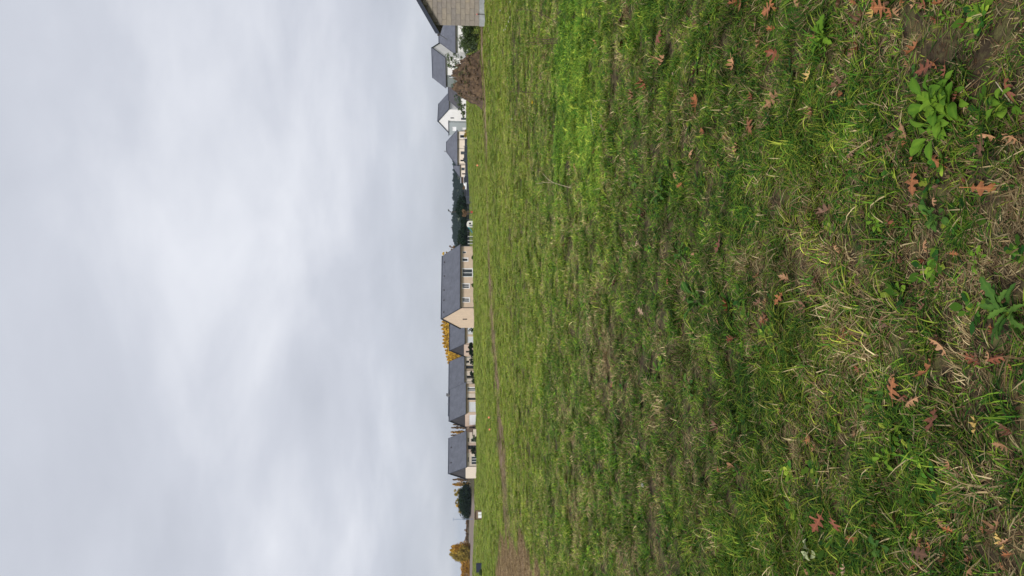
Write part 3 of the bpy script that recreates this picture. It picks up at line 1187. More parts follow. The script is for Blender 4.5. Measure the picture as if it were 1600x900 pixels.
def hip_roof(parent, W, S, zw, zr, ov, ins0, ins1, mat='slate', th=.14):
    sl = (zr - zw) / (S / 2)
    ze = zw - ov * sl
    a_, b_, c_, d_ = (-ov, -ov), (W + ov, -ov), (W + ov, S + ov), (-ov, S + ov)
    r0, r1 = (ins0, S / 2), (W - ins1, S / 2)
    m_ = MB()
    E = [(p[0], p[1], ze + th) for p in (a_, b_, c_, d_)]
    r0, r1 = (r0[0], r0[1], zr + th), (r1[0], r1[1], zr + th)
    m_.quad(E[0], E[1], r1, r0)
    m_.quad(E[2], E[3], r0, r1)
    m_.quad(E[1], E[2], r1)
    m_.quad(E[3], E[0], r0)
    m_.quad(*[(p[0], p[1], ze) for p in (d_, c_, b_, a_)])
    for p, q in ((a_, b_), (b_, c_), (c_, d_), (d_, a_)):
        m_.quad((p[0], p[1], ze), (q[0], q[1], ze), (q[0], q[1], ze + th), (p[0], p[1], ze + th))
    ro = m_.build('roof', M[mat], parent)
    rd = MB()
    rd.tube([r0, r1], .10, 5)
    for p, q in ((E[0], r0), (E[3], r0), (E[1], r1), (E[2], r1)):
        rd.tube([p, q], .07, 5)
    rd.build('ridge', M['slate_edge'], ro)
    g = MB().box(-ov, -ov - .12, ze, W + ov, -ov - .002, ze + .12)
    g.build('gutter', M['gutter_d'], ro)
    return ro


ro = hip_roof(h.root, W, S, zw, zr, .35, 3.6, 2.6)
MB().tube([(W * .42, S / 2, zr), (W * .42, S / 2, zr + .75)], .12, 6).build('flue', M['gutter'], ro)
for y_ in (219, 232.5, 256.5):
    pipe(h, h.s_front(y_), -.08, zw, 0, 'gutter_d' if y_ != 232.5 else 'gutter')
BUNG = h
h = House('low_garage', 'low cream garage with lower slate roof beside the hipped bungalow', 276.5, 207, R(-7), 730.2)
W = h.s_front(258.6)
zw = h.zf(718.5, W * .5)
zr = h.zf(709.5, W * .9, 3)
walls(h, W, 6, zw, [(h.op_front(721, 726, 262.3, 266.5), 'window', dict(panes=1, frame='dark_frame', glass='glass')),
                    (h.op_front(722, 728.5, 271, 273), 'window', dict(panes=1, frame='dark_frame', glass='glass_d'))], wall='cream')
hip_roof(h.root, W, 6, zw, zr, .2, 2.4, .1)

# ---- white two-storey house, gable to the field
h = House('white_gable_house', 'white two-storey house with tall gable and blue-grey roof', 208, 212, R(-43), 729.5)
W = h.s_front(172)
S = h.s_side(146, W)
zw = h.zf(701, W * .9)
zr = h.zf(684.8, W / 2)
fr = [(h.op_front(704, 709.5, 184.3, 186), 'window', dict(panes=1, frame='dark_frame', glass='glass_d')),
      (h.op_front(720.5, 728, 184.5, 188), 'window', dict(panes=1, frame='dark_frame', glass='glass'))]
walls(h, W, S, zw, fr, wall='white_wall')
gable_roof(h.root, W, S, zw, zr, ov=.25, ovg=.15, axis='y', gable_mat='white_wall')
# grey clad bay on the field side
s1 = h.s_front(189.8)
bz = h.zf(701.5, s1 / 2)
o1 = h.op_front(706.5, 713, 196.3, 203)
o2 = h.op_front(722, 727.8, 197.2, 203.3)
bay = [((-.3, -.9), (1, 0), s1 + .3, (0, -1), [tuple(np.array(o1) + np.array((.3, .3, 0, 0))), tuple(np.array(o2) + np.array((.3, .3, 0, 0)))]),
       ((-.3, -.9), (0, 1), .9, (-1, 0), []), ((s1, -.9), (0, 1), .9, (1, 0), [])]
by = wall_mesh(bay, -.6, bz).build('clad_bay', M['grey_clad'], h.root)
for op in bay[0][4]:
    s0_, s1_, za, zb = op
    f = MB()
    w_ = .14
    for (a_, b_, c_, e_) in ((s0_, s0_ + w_, za, zb), (s1_ - w_, s1_, za, zb), (s0_ + w_, s1_ - w_, za, za + w_), (s0_ + w_, s1_ - w_, zb - w_, zb)):
        f.obox(bay[0][0], (1, 0), (0, -1), a_, b_, -.13, -.04, c_, e_)
    f.obox(bay[0][0], (1, 0), (0, -1), s0_, s1_, -.2, -.131, za, zb)
    fo = f.build('window_frame', M['white_pvc'], by)
MB().box(-.45, -1.05, bz, s1 + .15, -.003, bz + .14).build('bay_roof', M['slate_edge'], h.root)
WGH = h
# wing with its own roof on the right of the white house
h = House('slate_roof_wing', 'low building with dark slate roof against the tall white gable house', 171, 198, R(-43), 730)
W = h.s_front(126)
S = h.s_side(157) * 2
zw = h.zf(717.5, 0)
zr = h.zf(701.5, 0, S / 2)
walls(h, W, S, zw, wall='white_wall')
gable_roof(h.root, W, S, zw, zr, ov=.2, ovg=.1, mat='slate_dark', gable_mat='white_wall')

# ---- white house with shrubs in front, grey annexe
h = House('white_roadside_house', 'white house with tall slate roof half hidden by a leafy young tree', 137, 168, R(-43.5), 730)
W = h.s_front(91.5)
S = h.s_side(63, W)
zw = h.zf(696, W / 2)
zr = h.zf(676.5, W / 2, S / 2)
sfx = h.s_front(118.5)
fr = [(h.op_front(707, 711.5, 103.8, 107), 'window', dict(panes=1, frame='dark_frame', glass='glass_d')),
      (h.op_front(701, 706.5, 119.5, 122.5), 'window', dict(panes=1))]
walls(h, W, S, zw, fr, wall='white_wall')
gable_roof(h.root, W, S, zw, zr, ov=.25, ovg=.12, gable_mat='white_wall')
op = fr[1][0]
m_ = MB()
m_.obox((0, 0), (1, 0), (0, -1), 0.02, op[0], .004, .06, -.4, zw - .05)
m_.obox((0, 0), (1, 0), (0, -1), op[1], sfx, .004, .06, -.4, zw - .05)
m_.obox((0, 0), (1, 0), (0, -1), op[0], op[1], .004, .06, -.4, op[2])
m_.obox((0, 0), (1, 0), (0, -1), op[0], op[1], .004, .06, op[3], zw - .05)
m_.build('grey_panel', M['grey_wall'], h.root)

# ---- slate roof beside the block house
h = House('blue_slate_house', 'house with plain blue-grey slate roof rising behind the dark bush', 84, 122, R(-43.5), 733)
W = h.s_front(16)
S = h.s_side(66.5) * 2
zw = h.zf(711.5, 1.0)
zr = h.zf(687.5, 0, S / 2)
walls(h, W, S, zw, wall='white_wall')
gable_roof(h.root, W, S, zw, zr, ov=.2, ovg=.1, gable_mat='white_wall')

# ---- block-built house at the field corner: every block its own piece
h = House('block_house', 'unrendered block gable house with dark bargeboard at the edge of the field', 41, 41, R(-24), 754.5)
W, S = 8.6, 10.0
zw = h.zf(679, 0)
pitch = math.tan(R(31))
zr = zw + pitch * W / 2
backing = MB()
backing.box(0, .06, -.5, W, S, zw)
backing.quad((0, .06, zw), (W, .06, zw), (W / 2, .06, zr))
backing.quad((W, S, zw), (0, S, zw), (W / 2, S, zr))
wl = backing.build('wall', M['mortar'], h.root)
zpl = h.zf(748.6, 0)
MB().box(-.02, -.03, -.5, W + .02, .058, zpl).build('plinth', M['plinth'], h.root)
bw, bh, jn = .60, .255, .013
mbk = {}


def block_mesh(w):
    key = round(w, 2)
    if key not in mbk:
        mbk[key] = MB().box(0, 0, 0, w - jn, .058, bh - jn).mesh('block', M['block'])
    return mbk[key]


z_ = zpl + jn
row = 0
while z_ < zr - .1:
    lo_, hi_ = 0.0, W
    if z_ + bh > zw:
        lo_ = (z_ + bh - zw) / pitch
        hi_ = W - lo_
    x_ = -(.5 * bw) * (row % 2)
    while x_ < W:
        xa, xb = max(x_, lo_, 0), min(x_ + bw, hi_, W)
        if xb - xa > .12:
            bo = link('block', block_mesh(xb - xa), wl)
            bo.location = (xa, random.uniform(-.006, .004), z_)
        x_ += bw
    z_ += bh
    row += 1
ov, ovg, th = .42, .28, .16
m_ = MB()
ze = zw - ov * pitch
m_.hexa([(-ov, -ovg, ze), (W / 2, -ovg, zr), (W / 2, S + ovg, zr), (-ov, S + ovg, ze), (-ov, -ovg, ze + th), (W / 2, -ovg, zr + th), (W / 2, S + ovg, zr + th), (-ov, S + ovg, ze + th)])
m_.hexa([(W / 2, -ovg, zr), (W + ov, -ovg, ze), (W + ov, S + ovg, ze), (W / 2, S + ovg, zr), (W / 2, -ovg, zr + th), (W + ov, -ovg, ze + th), (W + ov, S + ovg, ze + th), (W / 2, S + ovg, zr + th)])
ro = m_.build('roof', M['slate'], h.root)
m_ = MB()
m_.hexa([(-ov, -ovg - .04, ze - .06), (W / 2, -ovg - .04, zr - .06), (W / 2, -ovg - .002, zr - .06), (-ov, -ovg - .002, ze - .06),
         (-ov, -ovg - .04, ze + th + .02), (W / 2, -ovg - .04, zr + th + .02), (W / 2, -ovg - .002, zr + th + .02), (-ov, -ovg - .002, ze + th + .02)])
m_.hexa([(W / 2, -ovg - .04, zr - .06), (W + ov, -ovg - .04, ze - .06), (W + ov, -ovg - .002, ze - .06), (W / 2, -ovg - .002, zr - .06),
         (W / 2, -ovg - .04, zr + th + .02), (W + ov, -ovg - .04, ze + th + .02), (W + ov, -ovg - .002, ze + th + .02), (W / 2, -ovg - .002, zr + th + .02)])
m_.build('bargeboard', M['slate_edge'], ro)
g = MB().tube([(-ov - .06, -ovg - .04, ze + .02), (-ov - .06, S, ze + .02)], .075, 8)
g.build('gutter', M['gutter_d'], ro)
MB().tube([(-ov - .02, -.2, ze + .02), (-ov - .34, .1, ze - .45)], .018, 6).build('rod', M['gutter'], ro)
tp = MB().tube([(.62, -.07, -.2), (.62, -.07, zpl + .10)], .018, 6)
tpo = tp.build('standpipe', M['gutter_d'], h.root)
MB().tube([(.62, -.07, zpl + .10), (.62, -.17, zpl + .13)], .035, 6).build('tap', M['toy_red'], tpo)
BLOCK = h


# ------------------------------------------------------------------ trees and shrubs
def foliage(name, centres, radii, per, size, mat, seed, flat=.75, up=0.0):
    """many small leaf faces around clump centres"""
    r = np.random.default_rng(seed)
    C = np.repeat(np.asarray(centres, float), per, axis=0)
    Rr = np.repeat(np.asarray(radii, float), per)
    n = len(C)
    d = r.normal(size=(n, 3))
    d /= np.linalg.norm(d, axis=1)[:, None]
    d[:, 2] *= flat + up
    p = C + d * (Rr * r.random(n) ** .45)[:, None]
    nrm = r.normal(size=(n, 3)) + d * .8 + np.array([0, 0, .4])
    nrm /= np.linalg.norm(nrm, axis=1)[:, None]
    a_ = np.cross(nrm, r.normal(size=(n, 3)))
    a_ /= np.linalg.norm(a_, axis=1)[:, None]
    b_ = np.cross(nrm, a_)
    s_ = (size * r.uniform(.6, 1.3, n))[:, None]
    v = np.stack([p - a_ * s_ * .9, p - b_ * s_ * .45 + nrm * s_ * .12, p + a_ * s_ * .9, p + b_ * s_ * .45 + nrm * s_ * .12], 1).reshape(-1, 3)
    f = np.arange(4 * n).reshape(-1, 4)
    cv = np.repeat(r.random(len(centres)), per)
    vv = np.clip(.65 * cv + .35 * r.random(n), 0, 1)
    return np_mesh(name, v, f, mat, dict(v=np.repeat(vv, 4)))


LM = dict(
    gold=leaf_mat('golden_leaves', (.50, .29, .025), (.74, .50, .07)),
    rust=leaf_mat('rust_leaves', (.36, .19, .030), (.58, .34, .05)),
    brown=leaf_mat('brown_leaves', (.16, .10, .055), (.29, .19, .10)),
    dark=leaf_mat('dark_evergreen_leaves', (.004, .012, .007), (.014, .030, .013), .1),
    mid=leaf_mat('mid_green_leaves', (.035, .06, .022), (.10, .14, .05)),
    blue=leaf_mat('grey_green_leaves', (.05, .075, .05), (.13, .17, .10)),
    olive=leaf_mat('olive_leaves', (.22, .165, .03), (.44, .33, .06)),
    weed=leaf_mat('weed_leaves', (.055, .135, .014), (.155, .265, .026), .3, .6),
    weed_d=leaf_mat('dark_weed_leaves', (.030, .085, .018), (.085, .165, .028), .25, .65),
    pale=leaf_mat('pale_leaf', (.30, .34, .17), (.42, .45, .26)),
)


def trunk_mb(h_, r0, lean=.0, limbs=4, seed=0, top=.8):
    r = random.Random(seed)
    mb = MB()
    pts = [(r.uniform(-.05, .05) * i, r.uniform(-.05, .05) * i, h_ * top * i / 5 - .25 * (i == 0)) for i in range(6)]
    mb.tube(pts, [r0 * (1 - .16 * i) for i in range(6)], 7)
    for q in range(limbs):
        i = 1 + q % 4
        a_ = r.uniform(0, 6.28)
        L = h_ * r.uniform(.12, .25)
        p = Vector(pts[i])
        mb.tube([p, p + Vector((math.cos(a_) * L * .6, math.sin(a_) * L * .6, L * .6)), p + Vector((math.cos(a_) * L, math.sin(a_) * L, L * 1.3))],
                [r0 * .4, r0 * .25, r0 * .08], 5)
    return mb


def poplar_centres(H, w, n, seed):
    r = np.random.default_rng(seed)
    z = H * (.10 + .90 * np.linspace(0, 1, n) ** .95)
    prof = w * np.clip(np.sin(np.pi * np.clip((z / H) * .93 + .06, 0, 1)) ** .6, .08, 1)
    a_ = r.uniform(0, 6.28, n)
    rr = prof * r.uniform(.1, .75, n)
    return np.stack([rr * np.cos(a_), rr * np.sin(a_), z], -1), np.clip(prof * .55, .25, None)


def round_centres(H, w, n, seed, z0=.25, power=.5):
    r = np.random.default_rng(seed)
    d = r.normal(size=(n, 3))
    d /= np.linalg.norm(d, axis=1)[:, None]
    rr = r.random(n) ** power
    H = max(H - w * .2, H * .8)
    c = d * rr[:, None] * np.array([w, w, H * (1 - z0) / 2])
    c[:, 2] += H * (z0 + (1 - z0) / 2)
    return c, np.full(n, w * .30) * r.uniform(.6, 1.3, n)


def tree(name, label, base, H, w, mat, form='round', n=40, per=45, size=.28, seed=1, group=None, z0=.25, cat='tree', tr=None, flat=.75):
    root = empty(name, base, random.Random(seed).uniform(0, 6.28))
    tag(root, label, cat, group)
    if form == 'poplar':
        c, rd = poplar_centres(H, w, n, seed)
        me = foliage('crown', c, rd, per, size, LM[mat], seed, flat=1.9)
    else:
        c, rd = round_centres(H, w, n, seed, z0)
        me = foliage('crown', c, rd, per, size, LM[mat], seed, flat=flat)
    link('crown', me, root)
    trunk_mb(H, tr or max(.05, H * .016), limbs=6, seed=seed, top=.75).build('trunk', M['bark'], root, True)
    return root


def base_at(py, D):
    x = tlat(py) * D
    return Vector((x, D, tz(x, D)))


def top_h(px, py, D):
    b = base_at(py, D)
    return CAMZ - (px - HORIZ) / FPX * D - b.z


# golden poplars behind the roofs
for i, (y_, x_) in enumerate(((503, 692), (508, 690), (513.5, 691.5), (519, 693), (525, 692.5), (530.5, 693.5), (536, 692.5), (541, 694),
                              (547, 697), (552, 697.5), (557, 698.5), (562, 700), (566.5, 701))):
    D = 330 + 12 * math.sin(i * 2.1)
    b = base_at(y_, D)
    tree('poplar_tree', 'golden autumn poplar in the row rising behind the slate roofs', b, top_h(x_, y_, D), 1.95 + .3 * math.sin(i * 3.7),
         'gold' if i < 8 else 'gold', 'poplar', 44, 60, .42, 500 + i, 'golden poplars behind the slate roofs')
for i, (y_, x_, mt_) in enumerate(((663, 709, 'brown'), (667.5, 706.5, 'brown'), (674.5, 705.5, 'rust'), (679.5, 706, 'brown'), (748.5, 708.5, 'brown'), (755.5, 708, 'rust'))):
    D = 345
    b = base_at(y_, D)
    lab = 'thin brown poplar showing between the corner house and the end house' if i < 4 else \
        ('slender half-bare poplar beside the gable of the end house' if i == 4 else 'rusty brown poplar between the end house and the dark evergreen')
    tree('poplar_tree', lab, b, top_h(x_, y_, D), .75 if i != 5 else 1.15, mt_, 'poplar', 30, 34, .36, 540 + i,
         'thin brown poplars in the gap of the house row' if i < 4 else None)
for (y_, x_, w_, mt_, lab) in ((762, 720, 1.4, 'olive', 'small golden tree between the rusty poplar and the dark evergreen'),
                               (770, 708, 2.3, 'olive', 'tall golden-brown tree showing above the dark evergreen'),
                               (783, 709.5, 1.5, 'olive', 'narrow yellowish tree behind the middle of the dark evergreen'),
                               (790, 711, 1.6, 'gold', 'pale golden tree behind the dark evergreen crown'),
                               (797, 714, 1.5, 'olive', 'lower golden tree beside the thinning edge of the dark evergreen')):
    D = 340
    tree('autumn_tree', lab, base_at(y_, D), top_h(x_, y_, D), w_, mt_, 'round', 30, 45, .36, int(600 + y_))
D = 300
tree('evergreen_tree', 'broad dark evergreen tree beyond the bare strip', base_at(782, D), top_h(714.5, 782, D), 6.4, 'dark', 'round', 150, 70, .36, 640, z0=.02)
# golden clump on the far left
for (y_, x_, w_, mt_, lab) in ((853, 706.5, 1.9, 'rust', 'orange poplar forming one edge of the golden clump'),
                               (858, 704.5, 2.0, 'gold', 'tallest golden poplar of the clump past the street lamp'),
                               (864.5, 704, 2.0, 'olive', 'olive-gold poplar in the middle of the clump'),
                               (870, 709, 1.9, 'olive', 'shorter olive poplar at the edge of the clump by the hedge')):
    D = 290
    tree('poplar_tree', lab, base_at(y_, D), top_h(x_, y_, D), w_, mt_, 'poplar', 44, 50, .36, int(700 + y_))
tree('autumn_shrub', 'rounded dull gold shrub at the foot of the golden poplar clump', base_at(862, 287), top_h(716, 862, 287), 2.6, 'olive', 'round', 40, 50, .3, 744, z0=.0, cat='shrub')
hr = empty('golden_hedge', base_at(888, 290))
tag(hr, 'long straight golden brown hedge past the poplar clump', 'hedge')
r_ = np.random.default_rng(5)
hc = np.stack([r_.uniform(-3.6, 6.5, 260), r_.uniform(-.8, .8, 260), r_.uniform(.2, 3.3, 260)], -1)
hc[:, 0] = -hc[:, 0]
link('foliage', foliage('foliage', hc, np.full(260, .6), 36, .22, LM['rust'], 6), hr)
m_ = MB()
for q in range(7):
    m_.tube([(-6 + q * 1.5, 0, -.2), (-6 + q * 1.5, 0, 2.6)], .06, 5)
m_.build('stems', M['bark'], hr)
# small far trees along the horizon on the left
for i, (y_, x_) in enumerate(((812, 728), (817, 727), (822, 728), (827.5, 725), (834, 726), (839, 726), (844, 725.5))):
    D = 420
    tree('distant_tree', 'small grey-brown tree on the far skyline past the street lamp', base_at(y_, D), max(2.2, top_h(x_, y_, D)), 1.2, 'brown', 'round', 14, 30, .34, 760 + i,
         'far skyline trees', z0=.1)
# dark trees in front of the wooded hill
for i, (y_, x_, w_, D, lab) in enumerate(((318, 713, 3.4, 240, 'dark evergreen with stepped crown next to the low garage'),
                                          (328, 711, 3.0, 246, 'tallest dark evergreen below the wooded hill'),
                                          (342, 718, 3.0, 250, 'low dark evergreen behind the white playhouse'),
                                          (356, 717, 3.2, 243, 'dark evergreen between the playhouse and the tan house'),
                                          (370, 713.5, 3.8, 238, 'bulky dark evergreen crown showing beside the tan house'),
                                          (382, 712, 3.2, 240, 'dark evergreen half hidden by the tan house roof'))):
    tree('evergreen_tree', lab, base_at(y_, D), top_h(x_, y_, D), w_, 'dark', 'round', 70, 60, .34, 800 + i, z0=.0)
tree('autumn_shrub', 'pale brown shrub in front of the dark evergreens', base_at(332.5, 225), top_h(720.5, 332.5, 225), 1.2, 'brown', 'round', 18, 40, .22, 820, z0=.0, cat='shrub')
bt = empty('bare_bent_tree', base_at(331, 262))
tag(bt, 'thin bare tree with a hooked top standing above the wooded hill', 'tree')
H_ = top_h(700.5, 331, 262)
MB().tube([(0, 0, -.2), (.1, 0, H_ * .5), (-.2, 0, H_ * .85), (.25, 0, H_ * .96), (.75, 0, H_)], [.14, .12, .10, .10, .12], 6).build('trunk', M['bark'], bt, True)
c_, rd_ = np.array([(.3, 0, H_ * .97), (.6, 0, H_ * .99), (-.1, 0, H_ * .9)]), np.array([.3, .25, .25])
link('crown', foliage('crown', c_, rd_, 40, .16, LM['dark'], 9), bt)
# shrubs and young trees near the soil heap
b_ = base_at(54, 50.5)
tree('leafy_bush', 'dark leafy bush between the block house and the soil heap', b_, top_h(711.5, 54, 50.5), 1.05, 'mid', 'round', 60, 60, .07, 830, z0=.0, cat='bush', tr=.03)
b_ = base_at(71, 54)
tree('leafy_bush', 'grey-green bush rising behind the soil heap', b_, top_h(714, 71, 54), .75, 'blue', 'round', 40, 50, .07, 831, z0=.0, cat='bush', tr=.03)
for (y_, x_, D, w_, mt_, lab, n_) in ((95, 694, 120, 1.5, 'mid', 'sparse young tree in front of the white roadside house', 22),
                                      (134, 704, 150, 1.6, 'blue', 'grey-green shrub against the grey wall panel', 22),
                                      (152, 707, 150, 1.3, 'blue', 'leafy shrub in front of the dark slate roof wing', 18),
                                      (166, 711, 150, 1.2, 'mid', 'small open tree beside the tall white gable', 16),
                                      (176, 719, 150, .9, 'mid', 'low shrub at the foot of the tall white gable', 12)):
    tree('young_tree', lab, base_at(y_, D), top_h(x_, y_, D), w_, mt_, 'round', n_, 30, .14, int(840 + y_), z0=.25, tr=.05)
# shrubs along the house row
for i, (pa, D, H_, w_, mt_, lab) in enumerate(((541, 172, 1.4, .9, 'dark', 'dark shrub under the dark gable of the twin-door house'),
                                               (547, 172, 1.7, 1.0, 'dark', 'largest dark shrub at the gable foot of the twin-door house'),
                                               (553, 172, 1.3, .9, 'dark', 'dark shrub between the twin-door house and the long cream house'),
                                               (565, 180, 1.3, .8, 'dark', 'dark shrub below the small window of the long cream house'),
                                               (583.5, 184, 1.3, .7, 'dark', 'clipped dark shrub beside the tall window of the long cream house'),
                                               (595, 186, .8, .7, 'mid', 'low green shrub at the corner of the long cream house'),
                                               (703, 167, 1.5, 1.0, 'dark', 'dark shrub beside the doorway of the end house'),
                                               (711, 166, .5, .5, 'mid', 'small low shrub beneath the wide window of the end house'),
                                               (446, 139, .5, .4, 'mid', 'small shrub at the foot of the tan house'),
                                               (402, 137, .45, .4, 'mid', 'tiny shrub under the narrow windows of the tan house'),
                                               (251, 199, 1.8, .5, 'dark', 'narrow dark conifer against the cream bungalow'),
                                               (210, 200, 1.0, 1.2, 'olive', 'olive shrub between the bungalow and the white gable house'))):
    tree('garden_shrub', lab, base_at(pa, D), H_, w_, mt_, 'round', 22, 40, .14, 870 + i, z0=.0, cat='shrub', tr=.03)
for (pa, D, px) in ((396, 146, 690.5), (387.5, 150, 699)):
    tree('autumn_tree', 'small golden tree top showing above the ridge of the tan house' if pa == 396 else 'pale brown tree top beyond the roof end of the tan house',
         base_at(pa, D + 20), top_h(px, pa, D + 20), .7, 'gold' if pa == 396 else 'brown', 'round', 14, 40, .2, int(pa), z0=.45)

# wooded hill far off
hx = np.linspace(-900, 1100, 90)
hy = np.linspace(760, 1500, 26)
HX, HY = np.meshgrid(hx, hy)
prof = np.interp(HX / HY, [-.9, -.45, -.25, -.10, .02, .08, .14, .20, .30, .6], [2, -1, -2, 4, 13.5, 15.0, 14.5, 13.5, 8, 4])
HZ = -1.5 + (prof + 1.5) * smooth((HY - 760) / 380) + 1.2 * (fbm(HX / 90, HY / 90, 5, 3) - .5)
ii = np.arange(HX.size).reshape(HX.shape)
hf = np.stack([ii[:-1, :-1], ii[:-1, 1:], ii[1:, 1:], ii[1:, :-1]], -1).reshape(-1, 4)
M['hill'] = pmat('hill_ground', (.05, .065, .03), .95, .3, .02)
tag(link('hills', np_mesh('hills', np.stack([HX, HY, HZ], -1).reshape(-1, 3), hf, M['hill'], smooth=True)), 'low wooded hill on the far side of the valley', 'hill', kind='structure')
wcol = bpy.data.collections.new('wood_sources')
LM['wood'] = leaf_mat('woodland_leaves', (.008, .020, .016), (.024, .044, .030), .1)
for i in range(4):
    c_, rd_ = round_centres(9, 4.2, 36, 900 + i, .05)
    o = bpy.data.objects.new('wood_source_%d' % i, foliage('wood_crown', c_, rd_, 34, .75, LM['wood'], 910 + i))
    wcol.objects.link(o)
nW = 2600
wx = rng.uniform(-.46, .50, nW)
wy = rng.uniform(800, 1300, nW)
wxx = wx * wy
keepw = (wx > -.14) & (rng.random(nW) < np.where(wx > .0, 1, .5))
wxx, wy, wx = wxx[keepw], wy[keepw], wx[keepw]
pz = np.interp(wx, [-.9, -.45, -.25, -.10, .02, .08, .14, .20, .30, .6], [2, -1, -2, 4, 13.5, 15.0, 14.5, 13.5, 8, 4])
wz = -1.5 + (pz + 1.5) * smooth((wy - 760) / 380) - .8
n_ = len(wy)
sc = rng.uniform(.6, 1.0, n_)
rt = np.zeros((n_, 3))
rt[:, 2] = rng.uniform(0, 6.28, n_)
instancer('woodland', np.stack([wxx, wy, wz], -1), rng.integers(0, 4, n_), rt, np.stack([sc, sc, sc * rng.uniform(.8, 1.15, n_)], -1), {}, wcol,
          'dark blue-green wood covering the far hill', 'woodland')


# ------------------------------------------------------------------ soil heap
g0 = ground_pt(753.5, 118)
nu, nvv = 150, 60
uu = np.linspace(-1, 1, nu)
vv = np.linspace(-1, 1, nvv)
U, V_ = np.meshgrid(uu, vv)
hw = abs(ground_pt(753, 44).x - ground_pt(753, 182).x) / 2 * 1.02
hd = 1.5
hx0 = (ground_pt(753, 44).x + ground_pt(753, 182).x) / 2
hy0 = g0.y + hd * .8
SX = hx0 + U * hw
SY = hy0 + V_ * hd
lobe = np.interp(U, [-1, -.86, -.7, -.45, 0, .3, .55, .78, 1], [0, .24, .60, .95, 1., 1., .92, .62, 0.])
cross = np.clip(1 - np.abs(V_) ** 2.2, 0, 1) ** .8
clod = fbm(SX / .34, SY / .34, 21, 4)
clod2 = fbm(SX / .11, SY / .11, 25, 2)
HH = 1.86 * lobe * cross * (.66 + .64 * clod) + (.36 * np.abs(clod - .5) + .20 * (clod2 - .5)) * np.minimum(1, 4 * lobe * cross)
SZ = terrain(SX, SY) - .05 + HH
SX = SX + .12 * (fbm(SY / .3, SZ / .3, 33, 2) - .5)
SY = SY + .30 * (fbm(SX / .3, SZ / .3 + 5, 35, 3) - .5) * np.minimum(1, 3 * lobe * cross)
ii = np.arange(U.size).reshape(U.shape)
sf = np.stack([ii[:-1, :-1], ii[:-1, 1:], ii[1:, 1:], ii[1:, :-1]], -1).reshape(-1, 4)
mt, t, b = new_mat('heaped_soil')
tcn = N(t, 'ShaderNodeTexCoord')
q1 = N(t, 'ShaderNodeTexNoise', i_Scale=3.5, i_Detail=7.0, i_Roughness=.7)
q2 = N(t, 'ShaderNodeTexNoise', i_Scale=1.1, i_Detail=4.0)
t.links.new(tcn.outputs['Object'], q1.inputs[0])
t.links.new(tcn.outputs['Object'], q2.inputs[0])
cs = ramp(t, q1.outputs[0], [(.32, (.028, .019, .012)), (.5, (.072, .046, .028)), (.7, (.155, .102, .058))])
gs = mix_rgb(t, ramp(t, q2.outputs[0], [(.60, 0.), (.68, .75)]), cs, (.06, .08, .025))
t.links.new(gs, b.inputs['Base Color'])
b.inputs['Roughness'].default_value = 1.
bp = N(t, 'ShaderNodeBump')
bp.inputs['Strength'].default_value = 1.
bp.inputs['Distance'].default_value = .08
t.links.new(q1.outputs[0], bp.inputs['Height'])
t.links.new(bp.outputs[0], b.inputs['Normal'])
heap = link('soil_heap', np_mesh('soil_heap', np.stack([SX, SY, SZ], -1).reshape(-1, 3), sf, mt, smooth=False))
tag(heap, 'long heap of dug brown earth at the edge of the field', 'soil heap')
M['heap'] = mt
hi_ = rng.integers(0, nvv // 2 + 8, 260)
hj_ = rng.integers(4, nu - 4, 260)
okh = fbm(SX[hi_, hj_] / .5, SZ[hi_, hj_] / .5, 77, 2) > .52
hi_, hj_ = hi_[okh], hj_[okh]
nh = len(hi_)
rth = np.zeros((nh, 3))
rth[:, 2] = rng.uniform(0, 6.28, nh)
sch = rng.uniform(1.2, 2.4, (nh, 1)) * np.ones((1, 3))
instancer('heap_weeds', np.stack([SX[hi_, hj_], SY[hi_, hj_], SZ[hi_, hj_]], -1), rng.integers(0, 17, nh), rth, sch,
          dict(dry=rng.uniform(.1, .9, nh), hue=rng.uniform(.1, .6, nh), lum=rng.uniform(.5, 1., nh)), tcol,
          'sparse weeds and dry grass growing on the soil heap', 'weeds')
# loose clods on and around it
r2 = random.Random(3)
for q in range(46):
    u_ = r2.uniform(-.95, .95)
    s_ = r2.uniform(.05, .13)
    mb = MB()
    bm_pts = []
    for a_ in range(6):
        for c2 in (-.6, .1, .7):
            rr = s_ * math.sqrt(max(.05, 1 - c2 * c2)) * r2.uniform(.75, 1.2)
            bm_pts.append((rr * math.cos(a_ * 1.047), rr * math.sin(a_ * 1.047), s_ * c2))
    mb.v = bm_pts
    for a_ in range(6):
        b2_ = (a_ + 1) % 6
        for l_ in range(2):
            mb.f.append((a_ * 3 + l_, b2_ * 3 + l_, b2_ * 3 + l_ + 1, a_ * 3 + l_ + 1))
    mb.f.append(tuple(a_ * 3 + 2 for a_ in range(6)))
    mb.f.append(tuple(a_ * 3 for a_ in range(6))[::-1])
    j = int((u_ + 1) / 2 * (nu - 1))
    i = int(r2.uniform(.02, .45) * (nvv - 1))
    c0 = mb.build('clod', M['heap'], heap)
    c0.location = (SX[i, j], SY[i, j], SZ[i, j] + s_ * .25)
    c0.rotation_euler = (r2.uniform(0, 3), r2.uniform(0, 3), r2.uniform(0, 3))

